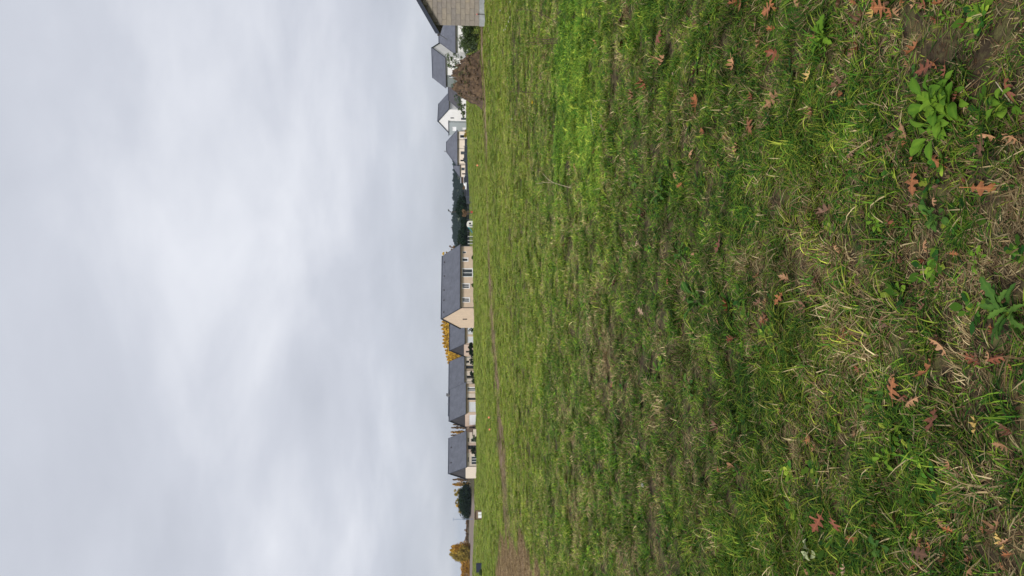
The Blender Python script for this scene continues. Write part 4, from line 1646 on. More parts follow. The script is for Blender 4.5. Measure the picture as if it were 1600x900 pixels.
# ------------------------------------------------------------------ small built things
# dark fence in front of the bungalow
p0, p1 = at(731, 318, 200), at(731, 217, 194)
rt_ = empty('dark_fence', (p0.x, p0.y, tz(p0.x, p0.y)))
tag(rt_, 'low dark windbreak fence in front of the hipped bungalow', 'fence')
npan = 9
for i in range(npan + 1):
    f_ = i / npan
    x, y = p0.x + (p1.x - p0.x) * f_ - p0.x, p0.y + (p1.y - p0.y) * f_ - p0.y
    zz = tz(x + p0.x, y + p0.y) - tz(p0.x, p0.y)
    MB().box(x - .05, y - .05, zz - .3, x + .05, y + .05, zz + 1.12).build('post', M['metal_dark'], rt_)
    if i < npan:
        x2, y2 = p0.x + (p1.x - p0.x) * (i + 1) / npan - p0.x, p0.y + (p1.y - p0.y) * (i + 1) / npan - p0.y
        L = math.hypot(x2 - x, y2 - y)
        d_ = ((x2 - x) / L, (y2 - y) / L)
        MB().obox((x, y), d_, (d_[1], -d_[0]), .06, L - .06, -.02, .02, zz - .1, zz + 1.02 - .12 * (i % 3)).build('panel', M['fence_d'], rt_)


def wire_fence(name, label, pts, hgt, mat, nw=4):
    r0 = empty(name, pts[0])
    tag(r0, label, 'fence')
    P0 = Vector(pts[0])
    for p in pts:
        q = Vector(p) - P0
        MB().box(q.x - .05, q.y - .05, q.z - .3, q.x + .05, q.y + .05, q.z + hgt).build('post', M[mat], r0)
    w = MB()
    for a_, b_ in zip(pts, pts[1:]):
        for k_ in range(nw):
            z_ = hgt * (k_ + 1) / nw - .05
            w.tube([Vector(a_) - P0 + Vector((0, 0, z_)), Vector(b_) - P0 + Vector((0, 0, z_))], .012, 4)
    w.build('wire', M['gutter'], r0)
    return r0


pts = []
for y_ in (308, 316, 325, 334, 343, 352, 362, 371, 380):
    b = base_at(y_, 152)
    pts.append(tuple(b))
wire_fence('wire_fence', 'thin wire fence with dark posts near the white playhouse', pts, 1.15, 'metal_dark')

# playhouse with slide
b = base_at(350.5, 147)
rt_ = empty('playhouse', tuple(b))
tag(rt_, 'white plastic playhouse with arched roof beside a teal slide', 'playhouse')
hw_, hh = .62, .85
m_ = MB()
prof = [(-hw_, 0), (hw_, 0), (hw_, hh)] + [(hw_ * math.cos(a_), hh + .42 * math.sin(a_)) for a_ in np.linspace(.3, math.pi - .3, 7)] + [(-hw_, hh)]
fr_ = [(x, -.55, z) for x, z in prof]
bk_ = [(x, .55, z) for x, z in prof]
m_.v = fr_ + bk_
np_ = len(prof)
m_.f = [tuple(range(np_)), tuple(range(np_, 2 * np_))[::-1]] + [(i, i + np_, (i + 1) % np_ + np_, (i + 1) % np_) for i in range(np_)]
m_.build('shell', M['toy_white'], rt_)
MB().box(-.05, -.565, .42, .27, -.552, .80).build('window', M['glass_d'], rt_)
MB().box(-.45, -.565, 0, -.15, -.552, .74).build('door', M['gutter'], rt_)
b = base_at(357.5, 147)
rt_ = empty('slide', tuple(b))
tag(rt_, 'teal children\'s slide with white steps beside the playhouse', 'slide')
m_ = MB()
pr = [(.5, .95), (.2, .85), (-.15, .5), (-.5, .2), (-.85, .12)]
for (xa, za), (xb, zb) in zip(pr, pr[1:]):
    m_.hexa([(xa, -.2, za - .05), (xa, .2, za - .05), (xb, .2, zb - .05), (xb, -.2, zb - .05), (xa, -.2, za), (xa, .2, za), (xb, .2, zb), (xb, -.2, zb)])
    for s_ in (-.25, .2):
        m_.hexa([(xa, s_, za - .04), (xa, s_ + .05, za - .04), (xb, s_ + .05, zb - .04), (xb, s_, zb - .04), (xa, s_, za + .13), (xa, s_ + .05, za + .13), (xb, s_ + .05, zb + .13), (xb, s_, zb + .13)])
m_.build('chute', M['toy_blue'], rt_)
m_ = MB()
for s_ in (-.22, .17):
    m_.hexa([(.75, s_, 0), (.8, s_, 0), (.8, s_ + .05, 0), (.75, s_ + .05, 0), (.45, s_, 1.2), (.5, s_, 1.2), (.5, s_ + .05, 1.2), (.45, s_ + .05, 1.2)])
for q in range(4):
    x_ = .74 - .075 * q
    m_.box(x_ - .04, -.18, .2 + .22 * q, x_ + .04, .18, .24 + .22 * q)
m_.build('ladder', M['toy_white'], rt_)
b = base_at(331.5, 146)
rt_ = empty('toy_bin', tuple(b))
tag(rt_, 'small dark red bin standing on the grass before the wire fence', 'bin')
MB().hexa([(-.17, -.17, 0), (.17, -.17, 0), (.17, .17, 0), (-.17, .17, 0), (-.22, -.22, .5), (.22, -.22, .5), (.22, .22, .5), (-.22, .22, .5)]).build('body', M['toy_red'], rt_)
MB().box(-.24, -.24, .502, .24, .24, .56).build('lid', M['cardark'], rt_)
# garden frame with netting beside the tan house
b = base_at(373, 146)
rt_ = empty('netting_screen', tuple(b))
tag(rt_, 'white-posted netting screen beside the end of the tan house', 'screen')
for x_ in (.45, -.35, -1.0):
    MB().box(x_ - .05, -.05, -.2, x_ + .05, .05, 1.05).build('post', M['toy_white'], rt_)
m_ = MB()
for q in range(8):
    m_.box(-.98, -.02, .12 + q * .11, .43, .0, .15 + q * .11)
m_.build('netting', M['metal_dark'], rt_)


def car(name, label, loc, rz, body):
    rt_ = empty(name, loc, rz)
    tag(rt_, label, 'car')
    L, Wd = 4.1, 1.7
    side = [(-2.05, .35), (-2.05, .75), (-1.85, .95), (-1.1, 1.0), (-.45, 1.42), (.95, 1.45), (1.75, 1.0), (2.03, .9), (2.05, .35)]
    m_ = MB()
    n_ = len(side)
    m_.v = [(x, -Wd / 2, z) for x, z in side] + [(x, Wd / 2, z) for x, z in side]
    m_.f = [tuple(range(n_)), tuple(range(n_, 2 * n_))[::-1]] + [(i, i + n_, (i + 1) % n_ + n_, (i + 1) % n_) for i in range(n_)]
    m_.build('body', M[body], rt_)
    for s_ in (-1, 1):
        y_ = s_ * (Wd / 2 + .006)
        q = [(-.95, y_, 1.0), (1.45, y_, 1.0), (.85, y_, 1.36), (-.42, y_, 1.34)]
        MB().quad(*(q if s_ < 0 else q[::-1])).build('side_window', M['glass_d'], rt_)
    for x_ in (-1.3, 1.3):
        for s_ in (-1, 1):
            w = MB()
            w.tube([(x_, s_ * Wd / 2 - s_ * .2, .32), (x_, s_ * Wd / 2 + s_ * .01, .32)], .32, 12)
            wo_ = w.build('wheel', M['tyre'], rt_)
            MB().tube([(x_, s_ * Wd / 2 + s_ * .011, .32), (x_, s_ * Wd / 2 + s_ * .02, .32)], .2, 10).build('rim', M['gutter'], wo_)
    MB().box(-2.07, -.7, .62, -2.051, -.4, .78).build('headlight', M['toy_white'], rt_)
    MB().box(-2.07, .4, .62, -2.051, .7, .78).build('headlight', M['toy_white'], rt_)


b = base_at(284.5, 203)
car('parked_car', 'white car parked behind the dark fence near the low garage', tuple(b), R(12), 'carwhite')
b = base_at(303, 206)
car('parked_car', 'dark car parked by the fence beneath the evergreens', tuple(b), R(-8), 'cardark')
# brown shed by the garage
b = base_at(280, 214)
rt_ = empty('garden_shed', tuple(b), R(-7))
tag(rt_, 'small brown wooden shed beside the low cream garage', 'shed')
MB().box(-1.1, -1, -.3, 1.1, 1, 2.0).build('wall', M['wood'], rt_)
MB().hexa([(-1.2, -1.15, 2.002), (1.2, -1.15, 2.002), (1.2, 1.15, 2.3), (-1.2, 1.15, 2.3), (-1.2, -1.15, 2.1), (1.2, -1.15, 2.1), (1.2, 1.15, 2.4), (-1.2, 1.15, 2.4)]).build('roof', M['gutter'], rt_)
tree('garden_shrub', 'brown leafed shrub behind the parked cars', base_at(291, 212), 2.3, 1.4, 'brown', 'round', 24, 40, .2, 951, z0=.0, cat='shrub', tr=.04)

# meter cabinets at the field edge
b = ground_pt(753, 804.5)
s_ = ppm(b)
rt_ = empty('meter_cabinet', tuple(b), R(12))
tag(rt_, 'brown framed meter cabinet with two white doors at the field edge', 'utility cabinet')
w2, hh = 13.5 / s_ / 2, 11.5 / s_
MB().box(-w2, .0, -.2, w2, .35, hh * .92).build('case', M['brownpier'], rt_)
m_ = MB()
m_.box(-w2 - .03, -.04, -.15, -w2 + .06, -.002, hh * .92)
m_.box(w2 - .06, -.04, -.15, w2 + .03, -.002, hh * .92)
m_.box(-w2 + .06, -.04, hh * .80, w2 - .06, -.002, hh * .92)
m_.build('frame', M['wood'], rt_)
MB().box(-w2 - .06, -.08, hh * .922, w2 * .6, .42, hh).build('cap', M['wood'], rt_)
MB().box(-w2 * .68, -.03, .02, -.02, -.002, hh * .5).build('door', M['white_pvc'], rt_)
MB().box(.04, -.03, .05, w2 * .62, -.002, hh * .52).build('door', M['white_pvc'], rt_)
b = ground_pt(753, 887)
s_ = ppm(b)
rt_ = empty('blue_cabinet', tuple(b), R(18))
tag(rt_, 'dark blue cabinet among weeds at the far field edge', 'utility cabinet')
w2, hh = 7 / s_, 8.5 / s_
MB().box(-w2, 0, -.2, w2, .4, hh).build('case', M['tarp'], rt_)
MB().box(-w2 - .02, -.03, hh + .002, w2 + .02, .43, hh + .04).build('lid', M['metal_dark'], rt_)
MB().box(-w2 * .9, -.02, .03, w2 * .9, -.002, hh * .93).build('door', M['tarp'], rt_)
tree('field_weed', 'clump of tall weeds standing against the dark blue cabinet', ground_pt(754.5, 895), .55, .4, 'mid', 'round', 18, 40, .07, 960, z0=.0, cat='weeds', tr=.01)
# lamp post
D = 236
b = base_at(810.5, D)
H_ = top_h(708.3, 810.5, D)
rt_ = empty('street_lamp', tuple(b))
tag(rt_, 'slim street lamp with T-shaped double head on the far side of the field', 'street lamp')
MB().tube([(0, 0, -.3), (0, 0, 1.0), (.05, 0, H_ - .05)], [.11, .09, .06], 8).build('pole', M['lamp_blue'], rt_)
MB().box(-.15, -.05, H_ - .06, .15, .05, H_ + .04).build('bracket', M['lamp_blue'], rt_)
for s_ in (-1, 1):
    MB().hexa([(s_ * .15, -.10, H_ - .08), (s_ * .52, -.14, H_ - .05), (s_ * .52, .14, H_ - .05), (s_ * .15, .10, H_ - .08),
               (s_ * .15, -.08, H_ + .06), (s_ * .52, -.10, H_ + .06), (s_ * .52, .10, H_ + .06), (s_ * .15, .08, H_ + .06)]).build('lamp_head', M['lamp_blue'], rt_)

# orange survey pegs
for (x_, y_, lab) in ((748.3, 258.5, 'orange topped marker peg in the grass before the dark fence'),
                      (766.2, 652.3, 'orange topped marker peg in line with the white garage doors'),
                      (767.3, 671, 'orange topped marker peg in line with the pinkish link garage')):
    b = ground_pt(x_, y_)
    s_ = ppm(b)
    rt_ = empty('marker_peg', tuple(b))
    tag(rt_, lab, 'marker peg')
    hh = 3.6 / s_
    w_ = 1.3 / s_
    MB().box(-w_ * .6, -w_ * .6, -.2, w_ * .6, w_ * .6, hh * .45).build('stake', M['stake'], rt_)
    MB().hexa([(-w_, -w_, hh * .451), (w_, -w_, hh * .451), (w_, w_, hh * .451), (-w_, w_, hh * .451),
               (-w_ * .8, -w_ * .8, hh), (w_ * .8, -w_ * .8, hh), (w_ * .8, w_ * .8, hh), (-w_ * .8, w_ * .8, hh)]).build('painted_top', M['orange'], rt_)
# things by the link garage
b = base_at(676, 168)
rt_ = empty('log_store', tuple(b), R(31))
tag(rt_, 'cream storage chest with brown lid in front of the link garage', 'storage chest')
MB().box(-.7, -.4, -.2, .7, .4, .85).build('body', M['cream'], rt_)
MB().box(-.75, -.45, .852, .75, .45, .95).build('lid', M['wood'], rt_)
b = base_at(526 - 10.5, 170)
tree('garden_shrub', 'dark bushy pot plant before the white door next to the tan house', base_at(515.5, 166), 1.3, .55, 'dark', 'round', 16, 40, .12, 971, z0=.0, cat='shrub', tr=.03)
tree('garden_shrub', 'grey shrub before the end house window beside the link garage', base_at(685, 166), 1.2, .75, 'blue', 'round', 20, 40, .14, 972, z0=.0, cat='shrub', tr=.03)

# ------------------------------------------------------------------ fallen oak leaves
HALF = [(.012, .0), (.03, .10), (.17, .11), (.24, .16), (.15, .21), (.06, .27), (.08, .33), (.28, .35), (.36, .40), (.43, .47), (.31, .48),
        (.24, .52), (.09, .535), (.085, .60), (.22, .66), (.24, .72), (.33, .79), (.19, .795), (.09, .82), (.12, .89), (.05, .93), (0.004, 1.0)]


def oak_leaf_mesh(name, mat, curl, bend, seed, fold=0.0, wscale=1.0):
    r = random.Random(seed)
    V, F = [], []

    def lift(x, y):
        z = curl * x * x * 2.2 + bend * (y - .5) ** 2 * 1.6 + fold * abs(x) + .03 * math.sin(9 * y + seed) * x
        return (x, y, z)
    jl = [(1 + r.uniform(-.32, .22)) * wscale for _ in HALF]
    jr = [(1 + r.uniform(-.32, .22)) * wscale for _ in HALF]
    for sgn, jj in ((1, jl), (-1, jr)):
        b0 = len(V)
        for (x, y), q in zip(HALF, jj):
            V.append(lift(0, y))
            V.append(lift(sgn * x * q * .5, y))
            V.append(lift(sgn * x * q, y + (r.uniform(-.022, .022))))
        for i in range(len(HALF) - 1):
            for k_ in range(2):
                f = (b0 + 3 * i + k_, b0 + 3 * i + k_ + 1, b0 + 3 * i + k_ + 4, b0 + 3 * i + k_ + 3)
                F.append(f if sgn > 0 else f[::-1])
    b0 = len(V)
    for i in range(4):
        y = -.30 * i / 3
        z = lift(0, 0)[2] + .05 * i / 3
        V += [(-.010, y, z), (.010, y, z)]
    for i in range(3):
        F.append((b0 + 2 * i, b0 + 2 * i + 1, b0 + 2 * i + 3, b0 + 2 * i + 2))
    V = [(x, y - .45, z) for x, y, z in V]
    me = bpy.data.meshes.new(name)
    me.from_pydata(V, [], F)
    me.polygons.foreach_set('use_smooth', [True] * len(F))
    me.materials.append(mat)
    me.update()
    return me


def dead_leaf_mat(name, ca, cb):
    mt, t, b = new_mat(name)
    tcn = N(t, 'ShaderNodeTexCoord')
    nz = N(t, 'ShaderNodeTexNoise', i_Scale=5.0, i_Detail=6.0, i_Roughness=.65)
    t.links.new(tcn.outputs['Object'], nz.inputs[0])
    c = mix_rgb(t, ramp(t, nz.outputs[0], [(.3, 0.), (.7, 1.)]), ca, cb)
    sx = N(t, 'ShaderNodeSeparateXYZ')
    t.links.new(tcn.outputs['Object'], sx.inputs[0])
    vein = math_node(t, 'LESS_THAN', math_node(t, 'ABSOLUTE', sx.outputs[0]), .012)
    c = mix_rgb(t, math_node(t, 'MULTIPLY', vein, .5), c, tuple(min(1, q * 1.5) for q in cb))
    oi = N(t, 'ShaderNodeObjectInfo')
    r = ramp(t, oi.outputs['Random'], [(0., .78), (1., 1.2)])
    c = mix_rgb(t, 1.0, c, r, 'MULTIPLY')
    t.links.new(c, b.inputs['Base Color'])
    b.inputs['Roughness'].default_value = .6
    b.inputs['Specular IOR Level'].default_value = .3
    return mt


DL = dict(
    orange=dead_leaf_mat('orange_oak_leaf', (.12, .042, .015), (.27, .105, .038)),
    red=dead_leaf_mat('red_brown_oak_leaf', (.085, .026, .014), (.19, .062, .028)),
    tan=dead_leaf_mat('tan_oak_leaf', (.16, .080, .036), (.32, .175, .085)),
    brown=dead_leaf_mat('brown_oak_leaf', (.06, .030, .017), (.15, .075, .040)),
    pale=dead_leaf_mat('pale_oak_leaf', (.22, .14, .09), (.36, .25, .165)),
    yellow=dead_leaf_mat('yellowing_oak_leaf', (.28, .18, .045), (.42, .29, .09)),
)
SHAPES = {'flat': (.18, .12, 0., 1.), 'curled': (1.5, .55, .0, .9), 'folded': (.2, .35, .75, .85), 'long': (.25, .5, .5, .62)}
LEAFMESH = {}
for cn, mm in DL.items():
    for sn, (cu, be, fo, ws) in SHAPES.items():
        for v_ in range(4):
            LEAFMESH[cn, sn, v_] = oak_leaf_mesh('oak_leaf', mm, cu * (.6 + .3 * v_), be * (1.4 - .25 * v_), len(LEAFMESH) * 7 + 3, fo, ws)
LEAVES = """1210 15 orange flat 30;1216 45 orange folded 16;1222 84 red curled 26;1215 155 tan flat 30;1230 210 tan folded 15;1334 78 red flat 26
1325 131 brown curled 28;1324 147 orange folded 20;1355 32 brown curled 30;1388 12 orange flat 36;1376 20 yellow folded 22;1444 11 tan long 34;1522 38 red folded 18;1439 77 orange folded 27
1435 100 tan folded 15;1464 106 red flat 34;1590 139 red long 40;1397 212 brown curled 26;1427 210 tan flat 34;1565 212 tan long 30;1595 214 tan folded 24
1276 118 yellow folded 18;1472 247 orange long 44;1441 285 orange flat 36;1547 294 orange long 46;1302 330 brown folded 26;1270 332 tan folded 18;1397 347 red curled 30
1472 315 tan folded 15;1457 385 tan folded 20;1506 397 orange folded 13;1240 435 tan curled 22;1282 440 red flat 22;1267 392 red folded 18;1545 230 brown flat 34;1425 407 brown curled 26
1226 466 orange flat 22;1267 479 brown curled 24;1330 525 orange flat 36;1297 535 tan curled 22;1299 514 pale folded 20;1386 507 brown long 38;1440 519 brown folded 16;1486 540 tan long 34
1469 577 orange long 40;1407 609 orange flat 38;1465 609 brown flat 44;1434 627 tan long 36;1474 655 red flat 42;1541 665 yellow long 34;1360 670 pale folded 16;1537 562 red curled 28;1572 560 red curled 30
1586 671 brown folded 22;1202 500 tan folded 15;1274 687 orange flat 28;1287 700 tan folded 17;1370 746 orange folded 26;1291 816 red flat 30;1317 820 red flat 30;1412 807 brown flat 32
1421 822 tan long 26;1436 832 tan long 24;1447 864 brown flat 36;1495 872 orange long 32;1527 890 tan long 32;1572 827 tan curled 30;1581 846 yellow folded 26;1581 695 tan folded 24;1501 727 tan folded 18
1322 880 orange long 22;1335 890 pale folded 18;974 30 brown curled 22;980 70 orange flat 24;1035 60 red flat 26;1045 96 tan curled 20;937 65 tan folded 13;1015 130 orange curled 22;997 148 tan curled 20
976 169 pale folded 12;947 200 brown flat 20;1059 115 pale folded 12;1097 160 orange folded 24;1095 110 brown curled 20;1164 8 orange flat 24;1190 39 tan flat 22;1197 66 tan folded 18;1155 101 tan curled 24
1184 150 red folded 18;1178 196 orange flat 32;1095 37 brown folded 14;1116 35 pale long 16;935 237 tan folded 10;906 278 orange flat 16;901 262 tan folded 14;1086 244 tan long 22;1060 276 tan folded 16;1072 289 orange folded 12
1130 255 orange curled 22;1160 231 tan folded 18;1130 383 red flat 24;1090 397 tan curled 16;1001 381 pale folded 11;992 320 tan folded 14;1017 335 brown curled 20;1196 430 tan long 24;1050 440 orange folded 14
967 442 brown folded 14;1010 487 pale flat 15;1144 476 orange folded 22;1126 502 orange flat 20;1200 500 orange flat 20;1027 515 pale folded 11;961 601 red folded 9;1130 667 brown curled 22;1182 866 orange folded 20;1152 726 tan curled 18
886 383 tan folded 9;1340 240 brown folded 16;1510 150 red folded 16;1590 470 brown curled 26;1485 450 brown folded 18;1350 440 brown folded 18;1545 560 brown folded 20;1230 640 tan folded 12""".replace('\n', ';').split(';')
xr = random.Random(77)
for q in range(78):
    bx_, by_ = [float(w_) for w_ in xr.choice([e for e in LEAVES if float(e.split()[0]) > 1130]).split()[:2]]
    LEAVES.append('%.1f %.1f %s %s %.1f' % (min(1596, bx_ + xr.gauss(0, 34)), min(896, max(4, by_ + xr.gauss(0, 30))), xr.choice(('red', 'brown', 'brown', 'orange', 'tan')),
                                            xr.choice(('folded', 'curled', 'long')), xr.uniform(12, 22)))
CNAME = dict(orange='orange', red='red-brown', tan='tan', brown='dark brown', pale='pale beige', yellow='yellowing')
SNAME = dict(flat='flat lobed oak leaf', curled='curled oak leaf', folded='small folded oak leaf', long='long narrow oak leaf')
lr = random.Random(19)
LPOS = [(float(e.split()[0]), float(e.split()[1]), e.split()[2], e.split()[3]) for e in LEAVES]
LANDMARKS = ((1487, 172, 'bright dock clump'), (1582, 478, 'dandelion rosette'), (1100, 468, 'dark weed tuft'), (1478, 338, 'nettle-like weed'),
             (1300, 58, 'cut-leaved weed'), (880, 290, 'pale forked twig'), (870, 65, 'bunch of dry stalks'), (1390, 855, 'dark broad leaves'),
             (1274, 862, 'pale rounded weed'), (1384, 628, 'upright pointed leaves'), (1075, 395, 'docken plant'), (1040, 300, 'dark weed rosette'),
             (1384, 345, 'small bright weed'), (1400, 712, 'bright green weed'))
seen = {}
for e in LEAVES:
    x_, y_, cn, sn, sz = e.split()
    x_, y_, sz = float(x_), float(y_), float(sz)
    b = ground_pt(x_, y_)
    s_ = sz / ppm(b) * 1.1
    o = link('oak_leaf', LEAFMESH[cn, sn, lr.randint(0, 3)])
    zz = (.034 if b.y < 5 else .046) + lr.uniform(-.008, .006)
    o.location = (b.x, b.y, b.z + zz)
    o.scale = (s_, s_, s_)
    flip = math.pi if lr.random() < .35 else 0
    # leaves lie tipped up a little on the grass, more or less facing the sky
    o.rotation_euler = Euler((lr.gauss(.32, .28) + flip, lr.gauss(0, .25), lr.uniform(0, 6.28)), 'XYZ')
    near_ = min(LANDMARKS, key=lambda q: math.hypot(q[0] - x_, q[1] - y_))
    mate = min((q for q in LPOS if q[:2] != (x_, y_)), key=lambda q: math.hypot(q[0] - x_, q[1] - y_))
    if math.hypot(near_[0] - x_, near_[1] - y_) < 78:
        where = 'beside the ' + near_[2]
    elif math.hypot(mate[0] - x_, mate[1] - y_) < 34:
        where = 'next to a %s %s leaf' % (CNAME[mate[2]], mate[3])
    elif y_ < 330 and x_ < 1110:
        where = 'in the lush grass towards the block house'
    elif x_ > 1500:
        where = 'in matted straw'
    else:
        where = 'lying on the open grass'
    key = '%s %s %s' % (CNAME[cn], SNAME[sn], where)
    tag(o, key, 'leaf', '%s %s leaves %s' % (CNAME[cn], sn, where))


# ------------------------------------------------------------------ broad-leaved weeds
def broad_leaf(name, L, w, arch, wave, mat, seed, lobes=0, stalk=.35):
    """one leaf along +y: stalk then a waved blade"""
    r = random.Random(seed)
    V, F, A = [], [], []
    ns = 11
    ph = r.uniform(0, 6)
    tone = r.random()
    for i in range(ns):
        u = i / (ns - 1)
        y = L * u
        if u < stalk:
            ww = .045 * w
        else:
            q = (u - stalk) / (1 - stalk)
            ww = w * (math.sin(math.pi * min(1, q * .92 + .06)) ** .75)
            if lobes:
                ww *= .42 + .58 * abs(math.sin(q * math.pi * lobes)) if i % 2 else .55
        z = arch[0] * u * L - arch[1] * u * u * L
        for s_ in (-1, -.5, 0, .5, 1):
            zz = z + (abs(s_) ** 1.5) * ww * .35 + wave * ww * math.sin(ph + 11 * u + 2.3 * s_) * abs(s_)
            V.append((s_ * ww, y, zz))
            A.append(min(1, max(0, tone + .25 * (s_ == 0) + r.uniform(-.12, .12))))
    for i in range(ns - 1):
        for k_ in range(4):
            F.append((5 * i + k_, 5 * i + k_ + 1, 5 * i + k_ + 6, 5 * i + k_ + 5))
    return np_mesh(name, np.array(V), np.array(F), mat, dict(v=A), True)


def weed(name, label, px, py, spread, n, mat, seed, lobes=0, wr=.22, up=.7, cat='plant', group=None, stalk=.35, loose=.12):
    """rosette whose leaves reach spread photograph pixels"""
    b = ground_pt(px, py)
    L0 = spread / ppm(b)
    rt_ = empty(name, tuple(b))
    tag(rt_, label, cat, group)
    r = random.Random(seed)
    for i in range(n):
        L = L0 * r.uniform(.55, 1.1)
        inner = i / n
        me = broad_leaf('leaf', L, L * wr * r.uniform(.8, 1.2), (r.uniform(.35, .7) + up * inner, r.uniform(.45, .8)), r.uniform(.12, .3), LM[mat], seed * 50 + i, lobes, stalk)
        o = link('leaf', me, rt_)
        o.rotation_euler = (r.uniform(-.1, .25), r.gauss(0, .25), i * 2.399 + r.uniform(-.3, .3))
        o.location = (r.gauss(0, .6) * loose * L0, r.gauss(0, .6) * loose * L0, r.uniform(.01, .045))
    return rt_


weed('dock_plant', 'bright green clump of broad wavy leaves among fallen oak leaves', 1487, 172, 46, 70, 'weed', 1, wr=.175, up=.6, loose=.62)
weed('dock_plant', 'broad green leaves at the straw edge beside the red leaf', 1588, 163, 34, 7, 'weed', 2, wr=.24)
weed('dandelion_plant', 'dandelion rosette with toothed green leaves in matted grass', 1590, 486, 54, 15, 'weed_d', 3, lobes=4, wr=.17, up=.5, stalk=.15)
weed('broadleaf_weed', 'dark leafy weed tuft with a pale dead leaf on it', 1100, 468, 30, 20, 'weed_d', 4, wr=.20, up=1.1)
o = link('oak_leaf', LEAFMESH['pale', 'folded', 0])
b = ground_pt(1094, 465)
o.location = (b.x, b.y, b.z + .10)
o.scale = (.062,) * 3
o.rotation_euler = (.5, .3, 2.)
tag(o, 'pale beige dead leaf caught on top of the dark weed tuft', 'leaf')
weed('broadleaf_weed', 'nettle-like weed with pointed dark leaves beside a small tan leaf', 1478, 338, 30, 14, 'weed_d', 5, wr=.26, up=.9)
weed('broadleaf_weed', 'low bright weed with cut leaves near the dark brown curled leaf', 1300, 58, 34, 18, 'weed', 6, lobes=3, wr=.2, up=.6)
weed('clover_plant', 'three-leaved clover beside the red-brown oak leaf', 1437, 113, 12, 5, 'weed_d', 7, wr=.45, up=.5, stalk=.4)
weed('clover_plant', 'round leaved green seedling at the edge of the bare straw patch', 1486, 24, 14, 6, 'weed', 8, wr=.40, up=.5, stalk=.4)
weed('broadleaf_weed', 'small bright weed beside the curled red-brown leaf', 1384, 345, 18, 12, 'weed', 9, wr=.22, up=.7)
weed('broadleaf_weed', 'bright green weed between grass tufts near the three leaf cluster', 1400, 712, 24, 10, 'weed', 10, wr=.22, up=.6)
weed('broadleaf_weed', 'dark broad leaves in the shaded hollow near two red-brown leaves', 1390, 855, 34, 12, 'weed_d', 11, wr=.24, up=.4)
weed('broadleaf_weed', 'pair of upright pointed leaves beside the orange spread leaf', 1384, 628, 22, 6, 'weed_d', 12, wr=.24, up=1.2)
weed('broadleaf_weed', 'pale rounded weed leaf near the red-brown leaf pair', 1274, 862, 20, 5, 'pale', 13, wr=.5, up=.3, stalk=.25)
weed('broadleaf_weed', 'large green toothed leaves at the straw patch above the dandelion', 1540, 405, 26, 8, 'weed', 14, lobes=3, wr=.2, up=.4)
weed('broadleaf_weed', 'low grey-green weed near the orange leaf cluster', 1000, 285, 14, 12, 'weed_d', 15, wr=.2, up=.6)
weed('broadleaf_weed', 'dark weed rosette deep in the lush grass', 1040, 300, 24, 14, 'weed_d', 16, wr=.2, up=.8)
weed('broadleaf_weed', 'dark green docken growing in the open sward', 1075, 395, 22, 12, 'weed_d', 17, wr=.22, up=.8)
weed('broadleaf_weed', 'green weed rosette in the dry grass by the curled brown leaf', 1085, 605, 20, 10, 'weed_d', 18, wr=.2, up=.6)
weed('clover_plant', 'yellow-green round leaf beside the long orange leaf', 1485, 596, 11, 3, 'weed', 19, wr=.45, up=.4, stalk=.2)
weed('broadleaf_weed', 'bright leaves at the lower straw edge of the field', 1535, 60, 20, 6, 'weed', 20, wr=.2, up=.6)


# dead stalks and twigs standing in the grass
def stalk(name, label, lines, mat, rad_px, cat, tilt=.0):
    """stems given by photograph points, standing in the plane through their root"""
    base = ground_pt(*lines[0][0])
    s_ = ppm(base)
    rt_ = empty(name, tuple(base))
    tag(rt_, label, cat)
    for i, ln in enumerate(lines):
        pts_ = []
        for j, (x_, y_) in enumerate(ln):
            p = at(x_, y_, base.y + .03 * math.sin(j * 1.7 + i))
            pts_.append(p - base)
        rr = [max(.0012, rad_px / s_ * (1 - .6 * j / (len(ln) - 1))) for j in range(len(ln))]
        MB().tube(pts_, rr, 5).build('stem', M[mat], rt_)
    return rt_


stalk('dead_twig', 'pale forked dead twig standing in the grass', [[(893, 294), (880, 290), (866, 286), (852, 285), (838, 287)], [(866, 286), (856, 280), (848, 271)]], 'twig', .55, 'twig')
stalk('bramble_cane', 'dark thin bramble cane arching above the lush grass', [[(874, 37), (860, 29), (848, 23), (836, 17), (820, 15), (804, 16)], [(848, 23), (842, 27)]], 'twig_d', .7, 'bramble')
stalk('dry_stalks', 'bunch of dry reddish stalks in the lush grass',
      [[(874, 66), (850, 65), (822, 67)], [(874, 63), (852, 62), (832, 58)], [(875, 68), (855, 68), (828, 70)], [(874, 60), (858, 61), (840, 63)]], 'twig_d', .7, 'stalks')
stalk('dry_stalk', 'single thin dark stalk standing near the yellow flower', [[(851, 146), (832, 145), (818, 144), (806, 142), (795, 143)], [(818, 144), (812, 139)]], 'twig_d', .6, 'stalk')
stalk('dead_twig', 'short pale broken twig lying by the red leaf', [[(1590, 172), (1578, 158), (1566, 142), (1556, 128)]], 'twig', 1.4, 'twig')
stalk('dry_stalk', 'pale dry stem rising from the dark weed tuft', [[(1105, 458), (1098, 455), (1088, 454)]], 'twig', .9, 'stalk')
stalk('dry_stalk', 'thin pale stem above the bright grass band', [[(930, 216), (927, 200), (924, 185), (923, 172)]], 'twig', .5, 'stalk')

# daisies, yellow flower, stone
M['petal'] = pmat('white_petals', (.78, .78, .80), .6, .03)
M['yellow'] = pmat('yellow_petals', (.85, .55, .03), .6, .1)
M['stem'] = pmat('green_stem', (.07, .13, .03), .6, .1)


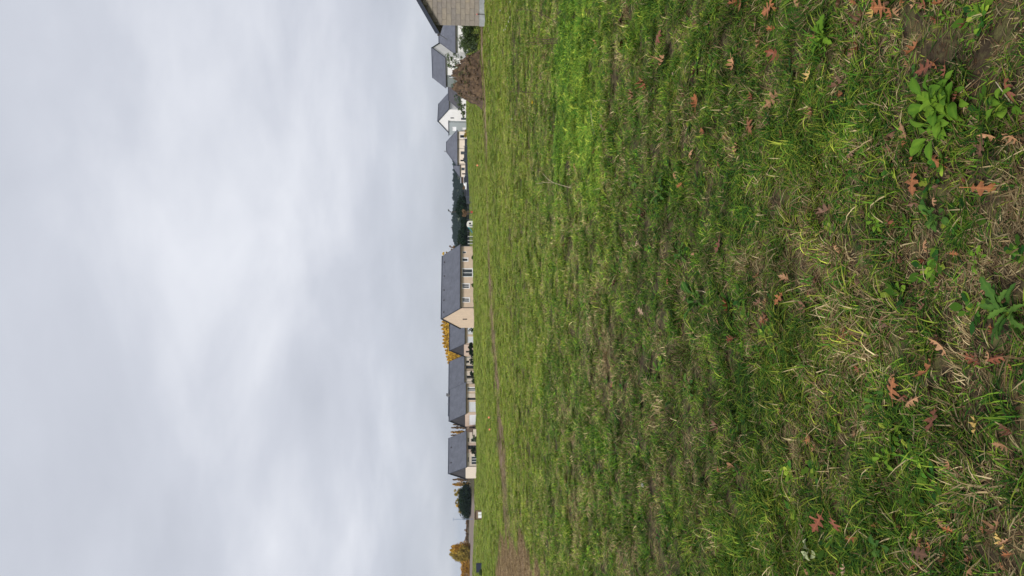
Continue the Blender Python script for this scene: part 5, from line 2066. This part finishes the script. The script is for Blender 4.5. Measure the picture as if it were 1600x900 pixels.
def flower(name, label, px, py, size_px, petal, cat, group=None):
    b = ground_pt(px, py)
    s_ = size_px / ppm(b) / 2
    rt_ = empty(name, tuple(b))
    tag(rt_, label, cat, group)
    hgt = .10
    MB().tube([(0, 0, 0), (.004, 0, hgt)], .0025, 5).build('stem', M['stem'], rt_)
    m_ = MB()
    for k_ in range(11):
        a_ = k_ * 2 * math.pi / 11
        ca, sa = math.cos(a_), math.sin(a_)
        w_ = s_ * .26
        m_.quad((ca * s_ * .2 - sa * w_ * .5, -.3 * s_ * 0 + sa * s_ * .2 + ca * w_ * .5, hgt + .002), (ca * s_ * .2 + sa * w_ * .5, sa * s_ * .2 - ca * w_ * .5, hgt + .002),
                (ca * s_ + sa * w_, sa * s_ - ca * w_, hgt + s_ * .55), (ca * s_ - sa * w_, sa * s_ + ca * w_, hgt + s_ * .55))
    m_.build('petals', M[petal], rt_)
    MB().tube([(0, 0, hgt), (0, 0, hgt + s_ * .3)], [s_ * .3, s_ * .22], 8).build('flower_centre', M['yellow'], rt_)


for (x_, y_) in ((786.5, 16.5), (803, 3), (802.5, 27), (800, 34), (797, 41), (792.5, 47), (795, 46), (806, 186)):
    flower('daisy', 'small white daisy in the grass near the block house', x_, y_, 3.2, 'petal', 'flower', 'white daisies near the block house')
flower('yellow_flower', 'single yellow flower in the bright grass', 840, 160, 6, 'yellow', 'flower')
b = ground_pt(1009, 758)
s_ = 7 / ppm(b)
m_ = MB()
rs = random.Random(4)
m_.v = []
for c2 in (-.5, 0., .5, .8):
    for a_ in range(8):
        rr = s_ * .55 * math.sqrt(1 - c2 * c2) * rs.uniform(.8, 1.2)
        m_.v.append((rr * math.cos(a_ * .785), rr * .8 * math.sin(a_ * .785), s_ * .4 * c2 + s_ * .15))
for l_ in range(3):
    for a_ in range(8):
        m_.f.append((l_ * 8 + a_, l_ * 8 + (a_ + 1) % 8, l_ * 8 + 8 + (a_ + 1) % 8, l_ * 8 + 8 + a_))
m_.f += [tuple(range(24, 32)), tuple(range(8))[::-1]]
o = m_.build('pale_stone', M['stone'], None, True)
o.location = (b.x, b.y, b.z + .02)
tag(o, 'small pale grey stone in the grass', 'stone')

# ------------------------------------------------------------------ the air
mt = bpy.data.materials.new('haze_air')
mt.use_nodes = True
t = mt.node_tree
t.nodes.remove(t.nodes['Principled BSDF'])
pv = N(t, 'ShaderNodeVolumePrincipled')
pv.inputs['Color'].default_value = (.68, .82, 1.0, 1)
pv.inputs['Density'].default_value = .00008
pv.inputs['Anisotropy'].default_value = .2
t.links.new(pv.outputs[0], t.nodes['Material Output'].inputs['Volume'])
hz = MB().box(-3400, -60, -8, 3400, 5100, 45).build('haze', mt)
tag(hz, 'thin pale air between the field and the far hill', 'haze', kind='stuff')
